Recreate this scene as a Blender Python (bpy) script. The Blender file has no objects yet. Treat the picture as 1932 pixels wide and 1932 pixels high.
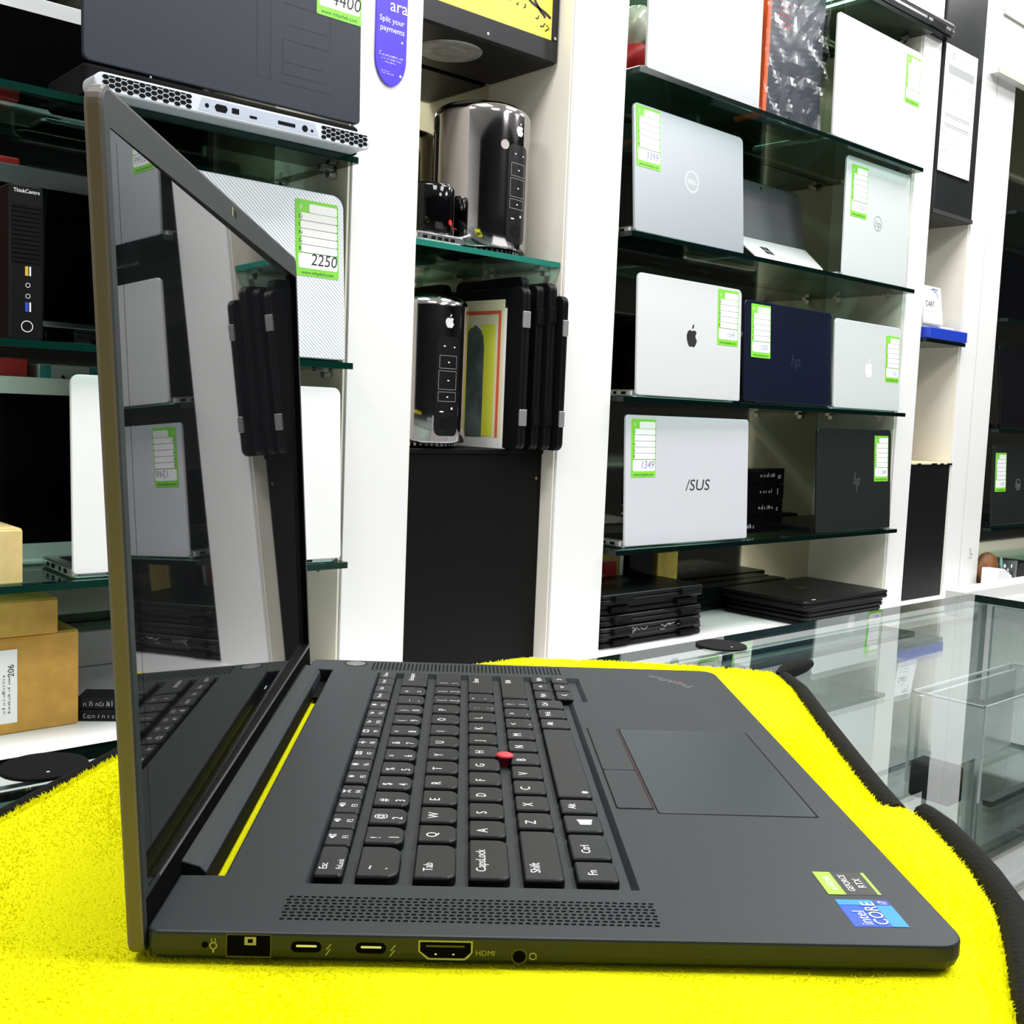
import bpy, bmesh, math, random
from mathutils import Matrix, Vector
random.seed(7)
S = bpy.context.scene
COL = S.collection
PI = math.pi
# ---------------------------------------------------------------- camera, world, exposure
cam_d = bpy.data.cameras.new('camera'); cam = bpy.data.objects.new('camera', cam_d); COL.objects.link(cam)
cam_d.sensor_width = 36.0; cam_d.sensor_fit = 'HORIZONTAL'; cam_d.lens = 2046.3/1932*36
cam_d.clip_start = 0.01; cam_d.clip_end = 60
R0, R1, R2 = (0.7482, -0.6622, 0.0404), (-0.0302, -0.0948, -0.9950), (0.6628, 0.7433, -0.0909)
cam.matrix_world = Matrix(((R0[0], -R1[0], -R2[0], -0.1296), (R0[1], -R1[1], -R2[1], -0.3034), (R0[2], -R1[2], -R2[2], 1.0793), (0, 0, 0, 1)))
S.camera = cam
w = bpy.data.worlds.new('world'); S.world = w; w.use_nodes = True
w.node_tree.nodes['Background'].inputs[0].default_value = (1, 1, 1, 1)
w.node_tree.nodes['Background'].inputs[1].default_value = 0.25
S.view_settings.view_transform = 'Standard'; S.view_settings.look = 'None'
S.view_settings.exposure = 0.0; S.view_settings.gamma = 1.0; S.view_settings.use_curve_mapping = False
LAMP = 23.5            # radiance of the ceiling panels

# ---------------------------------------------------------------- materials
def srgb(h):
    c = [int(h[i:i+2], 16)/255 for i in (0, 2, 4)]
    return tuple(x/12.92 if x <= .04045 else ((x+.055)/1.055)**2.4 for x in c)
MATS = {}
def mat(name, col, rough=.5, metal=0., spec=.5, bump=None, var=None, coat=0., emit=0., aniso=0.):
    if name in MATS: return MATS[name]
    if isinstance(col, str): col = srgb(col)
    m = bpy.data.materials.new(name); m.use_nodes = True; n = m.node_tree; b = n.nodes['Principled BSDF']
    b.inputs['Base Color'].default_value = (*col, 1); b.inputs['Roughness'].default_value = rough
    b.inputs['Metallic'].default_value = metal; b.inputs['Specular IOR Level'].default_value = spec
    b.inputs['Coat Weight'].default_value = coat; b.inputs['Coat Roughness'].default_value = .03
    if emit: b.inputs['Emission Color'].default_value = (1, 1, 1, 1); b.inputs['Emission Strength'].default_value = emit
    if var or bump:
        tc = n.nodes.new('ShaderNodeTexCoord')
    if var:   # (scale, amount)
        nz = n.nodes.new('ShaderNodeTexNoise'); nz.inputs['Scale'].default_value = var[0]; nz.inputs['Detail'].default_value = 3
        n.links.new(tc.outputs['Object'], nz.inputs['Vector'])
        rp = n.nodes.new('ShaderNodeValToRGB'); a = var[1]
        rp.color_ramp.elements[0].position = .3; rp.color_ramp.elements[1].position = .7
        rp.color_ramp.elements[0].color = (*[c*(1-a) for c in col], 1); rp.color_ramp.elements[1].color = (*[min(1, c*(1+a)) for c in col], 1)
        n.links.new(nz.outputs['Fac'], rp.inputs['Fac']); n.links.new(rp.outputs['Color'], b.inputs['Base Color'])
    if bump:  # (scale, strength)
        nb = n.nodes.new('ShaderNodeTexNoise'); nb.inputs['Scale'].default_value = bump[0]; nb.inputs['Detail'].default_value = 2
        n.links.new(tc.outputs['Object'], nb.inputs['Vector'])
        bp = n.nodes.new('ShaderNodeBump'); bp.inputs['Strength'].default_value = bump[1]; bp.inputs['Distance'].default_value = .002
        n.links.new(nb.outputs['Fac'], bp.inputs['Height']); n.links.new(bp.outputs['Normal'], b.inputs['Normal'])
    MATS[name] = m; return m
def glass(name, tint, ior=1.5, rough=0.0):
    if name in MATS: return MATS[name]
    m = bpy.data.materials.new(name); m.use_nodes = True; n = m.node_tree; n.nodes.clear()
    o = n.nodes.new('ShaderNodeOutputMaterial'); mx = n.nodes.new('ShaderNodeMixShader')
    f = n.nodes.new('ShaderNodeFresnel'); f.inputs['IOR'].default_value = ior
    t = n.nodes.new('ShaderNodeBsdfTransparent'); t.inputs[0].default_value = (*tint, 1)
    g = n.nodes.new('ShaderNodeBsdfGlossy'); g.inputs['Roughness'].default_value = rough
    gm = n.nodes.new('ShaderNodeNewGeometry')      # same reflectance from either side of a face
    inv = n.nodes.new('ShaderNodeMath'); inv.operation = 'MULTIPLY_ADD'
    inv.inputs[1].default_value = 1.0/ior-ior; inv.inputs[2].default_value = ior
    n.links.new(gm.outputs['Backfacing'], inv.inputs[0]); n.links.new(inv.outputs[0], f.inputs['IOR'])
    n.links.new(f.outputs[0], mx.inputs[0]); n.links.new(t.outputs[0], mx.inputs[1]); n.links.new(g.outputs[0], mx.inputs[2])
    n.links.new(mx.outputs[0], o.inputs[0]); MATS[name] = m; return m

WHITE = mat('white_laminate', (.80, .80, .79), .35, bump=(9, .02))
CREAM = mat('cream_laminate', (.78, .74, .62), .4, var=(6, .05))
NICHE = mat('cream_board', (.80, .76, .66), .45, var=(5, .04))
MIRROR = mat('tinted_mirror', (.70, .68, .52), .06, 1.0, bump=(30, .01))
GLASS = glass('clear_glass', (.93, .97, .955), 1.5)
SGLASS = glass('shelf_glass', (.55, .74, .68), 1.5)
GEDGE = mat('green_glass_edge', (.001, .022, .015), .15, spec=.35)
DEDGE = mat('dark_glass_edge', (.001, .006, .005), .15, spec=.3)
TEDGE = mat('pale_green_glass_edge', (.02, .17, .13), .12, spec=.4)
BLACK = mat('black_plastic', (.004, .004, .005), .38, spec=.18)
DBLK = mat('matte_black', (.003, .003, .0035), .7, spec=.1)
GLOSS = mat('gloss_black', (.002, .002, .0025), .06, spec=.3)
SILVER = mat('silver_aluminium', (.66, .68, .70), .38, .55)
RSIL = mat('bright_silver', (.46, .47, .48), .45, .2)
PALE = mat('pale_aluminium', (.74, .75, .76), .42, .25)
STEEL = mat('bright_steel', (.75, .75, .76), .2, .9)
INKK = mat('black_ink', (.006, .006, .006), .6)
INKB = mat('blue_ink', (.15, .16, .42), .6)
INKW = mat('white_ink', (.85, .85, .85), .5)
INKG = mat('grey_ink', (.35, .36, .37), .5)
TAGG = mat('green_card', (.20, .62, .04), .5)
TAGW = mat('white_card', (.85, .85, .84), .5)
CARTON = mat('brown_cardboard', (.50, .28, .05), .8, var=(40, .12))
LCARTON = mat('light_cardboard', (.66, .50, .21), .8, var=(40, .10))
RED = mat('red_card', (.55, .02, .02), .5, var=(30, .2))
GOLD = mat('gold_card', (.45, .32, .06), .5, var=(30, .2))

# ---------------------------------------------------------------- geometry helpers
def rrect(x0, y0, x1, y1, r, n=5, c=0.):
    """rounded rectangle, counter-clockwise; r = one radius or four (x1y0, x1y1, x0y1, x0y0); c = inset"""
    if not isinstance(r, (tuple, list)): r = (r,)*4
    x0 += c; y0 += c; x1 -= c; y1 -= c
    out = []
    for (cx, cy, sx, sy, a0, rr) in ((x1, y0, -1, 1, -PI/2, r[0]), (x1, y1, -1, -1, 0, r[1]), (x0, y1, 1, -1, PI/2, r[2]), (x0, y0, 1, 1, PI, r[3])):
        rr = max(rr-c, .00005)
        for k in range(n+1):
            a = a0+PI/2*k/n; out.append((cx+sx*rr+math.cos(a)*rr, cy+sy*rr+math.sin(a)*rr))
    return out
def offset(p, d):
    """inset a counter-clockwise polygon by d"""
    n = len(p); out = []
    for i in range(n):
        a, b, c = Vector(p[i-1]), Vector(p[i]), Vector(p[(i+1) % n])
        e1 = (b-a).normalized(); e2 = (c-b).normalized()
        n1 = Vector((-e1.y, e1.x)); n2 = Vector((-e2.y, e2.x)); k = n1+n2
        k = k/max(k.dot(n1), .25) if k.length > 1e-6 else n1
        q = b+k*d; out.append((q.x, q.y))
    return out
def circ(cx, cy, r, n=24, ry=None):
    return [(cx+r*math.cos(2*PI*i/n), cy+(ry or r)*math.sin(2*PI*i/n)) for i in range(n)]
TXT = {}
def text_shape(s):
    if s in TXT: return TXT[s]
    c = bpy.data.curves.new('t', 'FONT'); c.body = s; c.size = 1; c.resolution_u = 3
    o = bpy.data.objects.new('t', c); COL.objects.link(o)
    dg = bpy.context.evaluated_depsgraph_get(); e = o.evaluated_get(dg); me = e.to_mesh()
    v = [(q.co.x, q.co.y) for q in me.vertices]; f = [tuple(p.vertices) for p in me.polygons]
    e.to_mesh_clear(); bpy.data.objects.remove(o); bpy.data.curves.remove(c)
    x1 = max([q[0] for q in v], default=0)
    TXT[s] = (v, f, x1); return TXT[s]
class G:
    """collects shapes into one mesh"""
    def __init__(self, M=None): self.v = []; self.f = []; self.mi = []; self.sm = []; self.M = M or Matrix()
    def add(self, vs, fs, m=0, smooth=False):
        o = len(self.v); self.v += [tuple(self.M @ Vector(q)) for q in vs]
        for q in fs: self.f.append(tuple(o+i for i in q)); self.mi.append(m); self.sm.append(smooth)
    def box(self, x0, y0, z0, x1, y1, z1, m=0, ch=0.):
        if ch: return self.prism(rrect(x0, y0, x1, y1, ch, 1), z0, z1, ch, m)
        self.add([(x0, y0, z0), (x1, y0, z0), (x1, y1, z0), (x0, y1, z0), (x0, y0, z1), (x1, y0, z1), (x1, y1, z1), (x0, y1, z1)],
                 [(0, 3, 2, 1), (4, 5, 6, 7), (0, 1, 5, 4), (1, 2, 6, 5), (2, 3, 7, 6), (3, 0, 4, 7)], m)
    def loft(self, loops, m=0, caps=(True, True), smooth=False):
        n = len(loops[0]); vs = [q for l in loops for q in l]; fs = []
        for k in range(len(loops)-1):
            for i in range(n):
                j = (i+1) % n; fs.append((k*n+i, k*n+j, (k+1)*n+j, (k+1)*n+i))
        self.add(vs, fs, m, smooth)
        if caps[0]: self.add(loops[0], [tuple(range(n-1, -1, -1))], m)
        if caps[1]: self.add(loops[-1], [tuple(range(n))], m)
    def prism(self, p, z0, z1, ch=0., m=0, mt=None):
        L = lambda q, z: [(x, y, z) for x, y in q]
        if ch:
            i = offset(p, ch); loops = [L(i, z0), L(p, z0+ch), L(p, z1-ch), L(i, z1)]
        else: loops = [L(p, z0), L(p, z1)]
        self.loft(loops, m, (True, mt is None))
        if mt is not None: self.add(loops[-1], [tuple(range(len(p)))], mt)
    def poly(self, p, z, m=0): self.add([(x, y, z) for x, y in p], [tuple(range(len(p)))], m)
    def rect(self, x0, y0, x1, y1, z, m=0): self.poly([(x0, y0), (x1, y0), (x1, y1), (x0, y1)], z, m)
    def ring(self, po, pi, z, m=0):
        n = len(po); self.add([(*q, z) for q in po]+[(*q, z) for q in pi], [(i, (i+1) % n, n+(i+1) % n, n+i) for i in range(n)], m)
    def cyl(self, a, b, r, m=0, n=20, r2=None, smooth=True):
        a = Vector(a); b = Vector(b); d = (b-a).normalized(); u = d.orthogonal().normalized(); w_ = d.cross(u); r2 = r if r2 is None else r2
        l0 = [tuple(a+(u*math.cos(t)+w_*math.sin(t))*r) for t in [2*PI*i/n for i in range(n)]]
        l1 = [tuple(b+(u*math.cos(t)+w_*math.sin(t))*r2) for t in [2*PI*i/n for i in range(n)]]
        vs = l0+l1; self.add(vs, [(i, (i+1) % n, n+(i+1) % n, n+i) for i in range(n)], m, smooth)
        self.add(l0, [tuple(range(n-1, -1, -1))], m); self.add(l1, [tuple(range(n))], m)
    def lathe(self, prof, cx, cy, m=0, n=48, caps=(True, True)):
        loops = [[(cx+r*math.cos(2*PI*i/n), cy+r*math.sin(2*PI*i/n), z) for i in range(n)] for r, z in prof]
        self.loft(loops, m, caps, True)
    def tube(self, pts, r, m=0, n=8):
        P = [Vector(p) for p in pts]; loops = []
        for i, p in enumerate(P):
            d = (P[min(i+1, len(P)-1)]-P[max(i-1, 0)]).normalized(); u = d.cross(Vector((0, 0, 1)))
            u = u.normalized() if u.length > .05 else d.cross(Vector((0, 1, 0))).normalized(); w_ = d.cross(u); rr = r[i] if isinstance(r, list) else r
            loops.append([tuple(p+(u*math.cos(2*PI*k/n)+w_*math.sin(2*PI*k/n))*rr) for k in range(n)])
        self.loft(loops, m, (True, True), True)
    def stroke(self, pts, wd, z, m=0):
        """flat pen stroke"""
        P = [Vector(p) for p in pts]; a = []; b = []
        for i, p in enumerate(P):
            d = P[min(i+1, len(P)-1)]-P[max(i-1, 0)]; d = d.normalized() if d.length > 1e-9 else Vector((1, 0)); nn = Vector((-d.y, d.x))*wd*.5
            a.append((*(p+nn), z)); b.append((*(p-nn), z))
        k = len(P); self.add(a+b, [(i, i+1, k+i+1, k+i) for i in range(k-1)], m)
    def text(self, s, x, y, z, size, m=0, align='L', ux=(1, 0), sx=1., shear=0.):
        v, f, wd = text_shape(s)
        if not v: return
        off = {'L': 0, 'C': -wd/2, 'R': -wd}[align]; uy = (-ux[1], ux[0])
        vs = [(x+((a+off+shear*b)*ux[0]*sx+b*uy[0])*size, y+((a+off+shear*b)*ux[1]*sx+b*uy[1])*size, z) for a, b in v]
        self.add(vs, f, m)
def scrawl(g, x, y, w, size, z, m=0, seed=1, ux=(1, 0)):
    """print too small to read: a row of tiny uneven strokes"""
    r = random.Random(seed); uy = (-ux[1], ux[0]); u = 0
    while u < w:
        p = lambda a, b: (x+a*ux[0]+b*uy[0], y+a*ux[1]+b*uy[1]); h = size*r.choice((.6, .6, 1))
        k = r.randrange(3)
        if k == 0: g.stroke([p(u, 0), p(u, h)], size*.16, z, m)
        elif k == 1: g.stroke([p(u, 0), p(u+size*.1, h*.9), p(u+size*.4, h*.7), p(u+size*.45, 0)], size*.14, z, m)
        else: g.stroke([p(u+size*.4, h*.8), p(u+size*.05, h*.6), p(u+size*.1, 0), p(u+size*.45, .1*h)], size*.14, z, m)
        u += size*r.choice((.3, .65, .65, 1.1))
def obj(name, g, mats, parent=None, fix=False, smooth_angle=None):
    me = bpy.data.meshes.new(name); me.from_pydata(g.v, [], g.f)
    for m in (mats if isinstance(mats, (list, tuple)) else [mats]): me.materials.append(m)
    me.polygons.foreach_set('material_index', g.mi); me.polygons.foreach_set('use_smooth', g.sm); me.update()
    if fix:
        b = bmesh.new(); b.from_mesh(me); bmesh.ops.remove_doubles(b, verts=b.verts, dist=1e-6); bmesh.ops.recalc_face_normals(b, faces=b.faces); b.to_mesh(me); b.free()
    o = bpy.data.objects.new(name, me); COL.objects.link(o)
    if parent: o.parent = parent
    return o
def tag(o, label, cat, group=None, kind=None):
    o['label'] = label; o['category'] = cat
    if group: o['group'] = group
    if kind: o['kind'] = kind
    return o
def thing(name, label, cat, loc=(0, 0, 0), rz=0., group=None):
    o = bpy.data.objects.new(name, None); o.empty_display_size = .02; COL.objects.link(o); o.location = loc; o.rotation_euler = (0, 0, rz)
    return tag(o, label, cat, group)
def struct(name, g, m, parent=None, fix=False):
    o = obj(name, g, m, parent, fix); o['kind'] = 'structure'; return o
RX90 = Matrix.Rotation(PI/2, 4, 'X')       # (u, v, h) -> x = u, z = v, y = -h : a sheet facing the aisle
def T(x, y, z): return Matrix.Translation((x, y, z))

# ---------------------------------------------------------------- the room
X0, X1, YF, YB, ZC = -2.2, 5.2, -2.4, 1.46, 2.85
g = G(); g.box(X0, YF, -.05, X1, YB+.1, 0); struct('floor', g, mat('floor_tile', (.45, .45, .44), .25, var=(3, .06)))
g = G(); g.box(X0, YF, ZC, X1, YB+.1, ZC+.05); struct('ceiling', g, mat('ceiling_paint', (.8, .8, .8), .8))
g = G(); g.box(X0, YB, 0, X1, YB+.1, ZC); struct('wall_back', g, WHITE)
g = G(); g.box(X0, YF-.1, 0, X1, YF, ZC); struct('wall_front', g, mat('dark_shopfront', (.008, .009, .010), .6, spec=.1, var=(2, .3)))
g = G(); g.box(X0-.1, YF, 0, X0, YB+.1, ZC); struct('wall_left', g, WHITE)
g = G(); g.box(X1, YF, 0, X1+.1, YB+.1, ZC); struct('wall_right', g, mat('dark_wall_paint', (.012, .012, .014), .6, spec=.1))
n = 0
for (x, y) in [(.9, -.75), (2.2, -.75), (3.7, -.75), (-.7, .62), (.7, .62), (2.1, .62), (3.6, .62), (2.2, -1.8)]:
    t = thing('ceiling_light', 'square white ceiling panel lamp out of view above the shop', 'lamp', (x, y, ZC-.03), 0, 'ceiling panel lamps')
    g = G(); g.prism(rrect(-.32, -.32, .32, .32, .01), .0, .03, .004); obj('frame', g, WHITE, t)
    g = G(); g.rect(-.30, -.30, .30, .30, -.002); obj('diffuser', g, mat('lamp_diffuser', (.9, .9, .9), .6, emit=LAMP), t)
# pillars and panels of the shelf wall (front plane y = 1.2)
BZ = .60
for i, (a, b, y0, m) in enumerate([(.84, .97, 1.2, WHITE), (1.32, 1.463, 1.2, WHITE), (2.58, 2.675, 1.2, WHITE), (2.91, 3.005, 1.2, WHITE), (3.007, 3.122, 1.2, WHITE)]):
    g = G(); g.box(a+.0015, y0, BZ, b-.0015, YB, ZC, 0)
    struct('trim_%d' % (i+1), g, WHITE)
# inner side faces in cream board, a hair in front of the pillars' sides
for i, (x, sgn, m) in enumerate([(.84, -1, CREAM), (1.32, -1, NICHE), (2.58, -1, CREAM), (2.91, -1, NICHE), (.97, 1, NICHE), (1.463, 1, CREAM), (2.675, 1, NICHE), (3.122, 1, CREAM)]):
    g = G(); g.box(min(x, x+sgn*.004), 1.205, BZ, max(x, x+sgn*.004), 1.44, ZC, 0); struct('trim_%d' % (i+6), g, m)
# mirrored backs
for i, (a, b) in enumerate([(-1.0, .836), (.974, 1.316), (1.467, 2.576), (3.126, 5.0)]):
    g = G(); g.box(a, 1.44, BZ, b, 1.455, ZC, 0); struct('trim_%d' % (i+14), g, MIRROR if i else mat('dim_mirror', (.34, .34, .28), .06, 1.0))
g = G(); g.box(2.679, 1.44, BZ, 2.906, 1.455, ZC); struct('trim_18', g, mat('grey_board', (.62, .62, .62), .5))
# white cabinet base under the shelves
t = thing('base_cabinet', 'white base cabinet running along the foot of the shelf wall', 'cabinet', (1.5, 1.25, 0))
g = G(T(-1.5, -1.25, 0)); g.box(-1.2, 1.05, 0, 5.0, YB-.002, BZ-.02); obj('body', g, mat('pale_laminate', (.62, .62, .61), .4), t)
g = G(T(-1.5, -1.25, 0)); g.box(-1.2, 1.03, BZ-.02, 5.0, YB-.002, BZ, 0, .002); obj('cabinet_top', g, WHITE, t)
# white valance above the far right bay
g = G(); g.box(3.0, 1.17, 2.25, 4.6, 1.2, ZC); g.box(2.955, 1.172, 2.09, 4.6, 1.2, 2.25); struct('trim_19', g, WHITE)
g = G(); g.box(2.945, 1.165, 2.243, 4.6, 1.171, 2.256); g.box(2.94, 1.165, 2.083, 4.6, 1.171, 2.096); struct('trim_20', g, mat('beige_strip', (.55, .52, .46), .5))

# ---------------------------------------------------------------- glass shelves
def shelf(x0, x1, z, y0, label, grp, edge=GEDGE, clips=True, y1=1.438):
    t = thing('glass_shelf', label, 'shelf', (x0, y0, z), 0, None)
    M = T(-x0, -y0, -z)
    g = G(M); th = .010
    g.add([(x0, y0, z-th), (x1, y0, z-th), (x1, y1, z-th), (x0, y1, z-th), (x0, y0, z), (x1, y0, z), (x1, y1, z), (x0, y1, z)], [(0, 3, 2, 1), (4, 5, 6, 7)], 0)
    g.add([(x0, y0, z-th), (x1, y0, z-th), (x1, y1, z-th), (x0, y1, z-th), (x0, y0, z), (x1, y0, z), (x1, y1, z), (x0, y1, z)], [(0, 1, 5, 4), (1, 2, 6, 5), (2, 3, 7, 6), (3, 0, 4, 7)], 1)
    obj('pane', g, [SGLASS, edge], t)
    if clips:
        for yy in (1.24, 1.39):
            g = G(M); g.cyl((x1-.014, yy, z-.018), (x1-.004 if x1 > 2.5 else x1-.002, yy, z-.018), .007, 0, 12); g.box(x1-.03, yy-.006, z-.014, x1-.006, yy+.006, z-.0102)
            obj('shelf_clip', g, STEEL, t)
    return t
LZ = (1.468, 1.148, .828)
for z, l in zip(LZ, ('dark green edged glass shelf below the large navy laptop', 'dark green edged glass shelf under the tower computer', 'dark green edged glass shelf under the white laptop and small carton')):
    shelf(-.6, .834, z, 1.172, l, None)
RZ = (2.108, 1.757, 1.445, 1.121, .811)
for z, l in zip(RZ, ('topmost glass shelf of the right bay under the silver-sided laptop', 'glass shelf of the right bay holding the plastic-wrapped box', 'glass shelf of the right bay holding the kickstand tablet', 'glass shelf of the right bay holding the navy laptop', 'lowest glass shelf of the right bay under the stack of black boxes')):
    shelf(1.47, 2.573, z, 1.172, l, None, DEDGE)
shelf(.976, 1.314, 1.366, 1.207, 'pale green edged glass shelf under the upper chrome cylinder computer', None, TEDGE)
shelf(2.68, 2.904, 1.328, 1.185, 'narrow glass shelf carrying the blue box beside the card sign', None, DEDGE, False)
for z, l in zip((1.735, 1.42, 1.09, .79), ('uppermost glass shelf in the far right bay', 'second glass shelf from the top in the far right bay', 'third glass shelf from the top in the far right bay', 'lowest glass shelf in the far right bay above the brown pouch')):
    shelf(3.13, 4.6, z, 1.172, l, None, DEDGE)
# ---------------------------------------------------------------- laptops on the shelves
APPLE = [(0, .62), (.10, .66), (.25, .68), (.36, .63), (.44, .54), (.37, .46), (.33, .36), (.35, .24), (.42, .15), (.48, .10), (.42, -.06), (.32, -.22), (.20, -.31), (.10, -.30), (0, -.26), (-.10, -.30), (-.21, -.31), (-.33, -.20), (-.43, 0), (-.49, .20), (-.48, .40), (-.40, .56), (-.28, .66), (-.13, .67)]
LEAF = [(.0, .74), (.01, .88), (.08, .99), (.19, 1.04), (.19, .92), (.12, .80)]
def apple(g, cx, cy, s, z, m):
    g.poly([(cx+x*s, cy+y*s) for x, y in APPLE], z, m); g.poly([(cx+x*s, cy+y*s) for x, y in LEAF], z, m)
def price_tag(parent, M, u0, v1, price, w=.074, h=.120, ink=3, psize=.019, site='www.mhpdxb.com'):
    """green price card: white writing fields, ruled lines, handwritten price; u0 left, v1 top"""
    g = G(M @ T(u0, v1-h, 0)); z = .0008
    g.prism(rrect(0, 0, w, h, .002), 0.0001, z-.0002, 0, 0)
    e = .00005; f = h/.120; l = w*.115; r = w*.97
    g.poly(rrect(w*.32, h-.0195*f, r, h-.0055*f, .003), z, 1)
    for k in range(5):
        y1 = h-.0205*f-k*.0126*f; g.poly(rrect(l, y1-.0118*f, r, y1, .003), z, 1); g.rect(l*1.1, y1-.0124*f, r, y1-.0118*f, z+e, 2)
        g.text('OINGR'[k], w*.07, y1-.009*f, z+e*2, .009*f, 2)
    g.poly(rrect(w*.055, .0125*f, r, h-.0842*f, .004), z, 1)
    g.text('F', w*.1, h-.016*f, z+e, .011*f, 1)
    g.text(price, w*.64, .0185*f, z+e*2, psize*f, ink, 'C', sx=.95, shear=.15)
    g.text(site, w*.5, .0032*f, z+e, .0078*f, 4, 'C')
    return obj('price_tag', g, [TAGG, TAGW, INKK, INKB, mat('dark_green_ink', (.02, .12, .01), .6)], parent)
def shelf_laptop(label, X, Y, Z, w, h, yaw, tilt, sz, lid, base=None, logo=None, tg=None, r=.012, depth=.235, bz=.0155, hinge=True, screen=True, group='open laptops shown lid outwards on the shelves', ports=2):
    base = base or lid; lz = Z-sz
    t = thing('laptop', label, 'laptop', (X, Y, sz), math.radians(yaw), group)
    M = T(0, 0, lz) @ Matrix.Rotation(math.radians(-tilt), 4, 'X') @ RX90
    g = G(M); g.prism(rrect(0, 0, w, h, (.005, r, r, .005), 6), -.0065, 0, .0012); l = obj('lid', g, lid, t)
    if logo: logo(l, M, w, h)
    g = G(M); g.poly(rrect(.003, .012, w-.003, h-.003, r*.7), -.0068, 0); g.rect(.012, .022, w-.012, h-.012, -.0070, 1); obj('screen', g, [base, GLOSS], t)
    g = G(); g.prism(rrect(.001, .0095, w-.001, depth, .012), .0012, bz, .0025); b = obj('base', g, base, t)
    g = G(); g.rect(.02, .03, w-.02, .125, bz+.0004); obj('keyboard', g, BLACK, b)
    g = G()
    for k in range(ports): g.box(.0006, .030+.026*k, .0055, .0012, .030+.026*k+(.013 if k % 2 == 0 else .008), .0115)
    obj('port', g, DBLK, b)
    if hinge:
        g = G(); g.cyl((w*.12, .0065, .0075), (w*.88, .0065, .0075), .0045, 0, 12); obj('hinge', g, BLACK, t)
    for q in (tg or []): price_tag(t, M, *q[:2], q[2], **(q[3] if len(q) > 3 else {}))
    return t
def L_apple(s, m, cv=.5):
    def f(l, M, w, h):
        g = G(M); apple(g, w*.5, h*cv-.004, s, .0002, 0); obj('emblem', g, m, l)
    return f
def L_text(s, size, m, u=.5, v=.5, sx=1., shear=0.):
    def f(l, M, w, h):
        g = G(M); g.text(s, w*u, h*v-size*.35, .0002, size, 0, 'C', sx=sx, shear=shear); obj('emblem', g, m, l)
    return f
def L_ring(s, r, size, m, filled=False, shear=0.):
    def f(l, M, w, h):
        g = G(M); cx, cy = w*.5, h*.5; n = 40
        g.ring(circ(cx, cy, r, n), circ(cx, cy, r*.9, n), .0002); g.text(s, cx, cy-size*.36, .0002, size, 0, 'C', shear=shear); obj('emblem', g, m, l)
    return f
def L_slash(m, s=.022):
    """four slanted strokes"""
    def f(l, M, w, h):
        g = G(M); cx, cy = w*.52, h*.48
        for dx, a, b in ((-.55, -.35, 1.1), (-.15, -.35, .35), (.18, -1.15, .35), (.55, -.35, .35)):
            g.stroke([(cx+(dx+.22*a)*s, cy+a*s), (cx+(dx+.22*b)*s, cy+b*s)], s*.13, .0002)
        g.stroke([(cx+(-.47)*s, cy+.35*s), (cx+(-.07)*s, cy+.35*s)], s*.12, .0002)
        g.stroke([(cx+(.25)*s, cy+.35*s), (cx+(.63)*s, cy+.35*s)], s*.12, .0002); g.stroke([(cx+(.10)*s, cy-.35*s), (cx+(.48)*s, cy-.35*s)], s*.12, .0002)
        obj('emblem', g, m, l)
    return f
NAVY = mat('navy_lid', (.004, .007, .022), .34, .1, spec=.35)
GREYL = mat('grey_blue_aluminium', (.40, .43, .46), .40, .35)
DGREY = mat('charcoal_lid', (.015, .0165, .017), .42, .1, spec=.35)
GREENISH = mat('pale_silver_green', (.70, .74, .735), .42, .25)
LILAC = mat('pale_lilac_silver', (.70, .71, .755), .42, .25)
WLID = mat('white_lid', (.82, .82, .82), .4)
FAINT = mat('faint_grey_emblem', (.36, .39, .39), .3, .4)
# right bay, shelf by shelf
shelf_laptop('pale silver laptop with round emblem beside the plastic-wrapped box', 1.502, 1.183, 1.763, .379, .247, 1.2, 1.0, 1.757, RSIL, STEEL, L_ring('hp', .024, .034, FAINT, shear=.2))
shelf_laptop('plain white laptop right of the plastic-wrapped box, price card at its edge', 2.165, 1.185, 1.764, .405, .285, .8, 1.0, 1.757, mat('soft_white', (.60, .60, .60), .5), STEEL, None, [(.325, .268, '1650', dict(psize=.015))])
shelf_laptop('grey-blue laptop with ringed emblem and price card at top left', 1.496, 1.187, 1.450, .366, .253, 1.2, 4.5, 1.445, GREYL, STEEL, L_ring('DELL', .0225, .0135, INKW), [(.006, .249, '3399', dict(psize=.02))])
shelf_laptop('pale greenish silver laptop beside the kickstand tablet', 2.262, 1.195, 1.450, .305, .290, 0, 1.5, 1.445, GREENISH, STEEL, L_ring('hp', .019, .026, FAINT, shear=.2), [(.022, .272, '1550', dict(psize=.015, h=.125))], depth=.11)
shelf_laptop('white laptop with black fruit emblem beside the navy laptop', 1.519, 1.182, 1.126, .349, .246, .8, 2.6, 1.121, PALE, STEEL, L_apple(.036, INKK), [(.262, .240, '1549', dict(psize=.015))])
shelf_laptop('navy laptop with price card at top left between two silver ones', 1.880, 1.184, 1.128, .355, .226, .3, 3.5, 1.121, NAVY, NAVY, L_text('hp', .04, mat('dark_navy_emblem', (.02, .025, .055), .25), .56, .45, shear=.2), [(.024, .219, '1250', dict(psize=.016))])
shelf_laptop('small silver laptop with white fruit emblem right of the navy laptop', 2.242, 1.182, 1.125, .325, .219, 1.0, 2.8, 1.121, GREENISH, STEEL, L_apple(.036, INKW, .44), [(.246, .195, '1250', dict(psize=.013, w=.070))])
shelf_laptop('large lilac silver laptop with thin black lettering beside the black box stack', 1.510, 1.185, .816, .405, .270, -.8, 3.0, .811, LILAC, STEEL, L_text('/SUS', .034, INKK, .56, .46, sx=1.25, shear=.12), [(.016, .262, '1349', dict(psize=.022))], r=.008)
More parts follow.
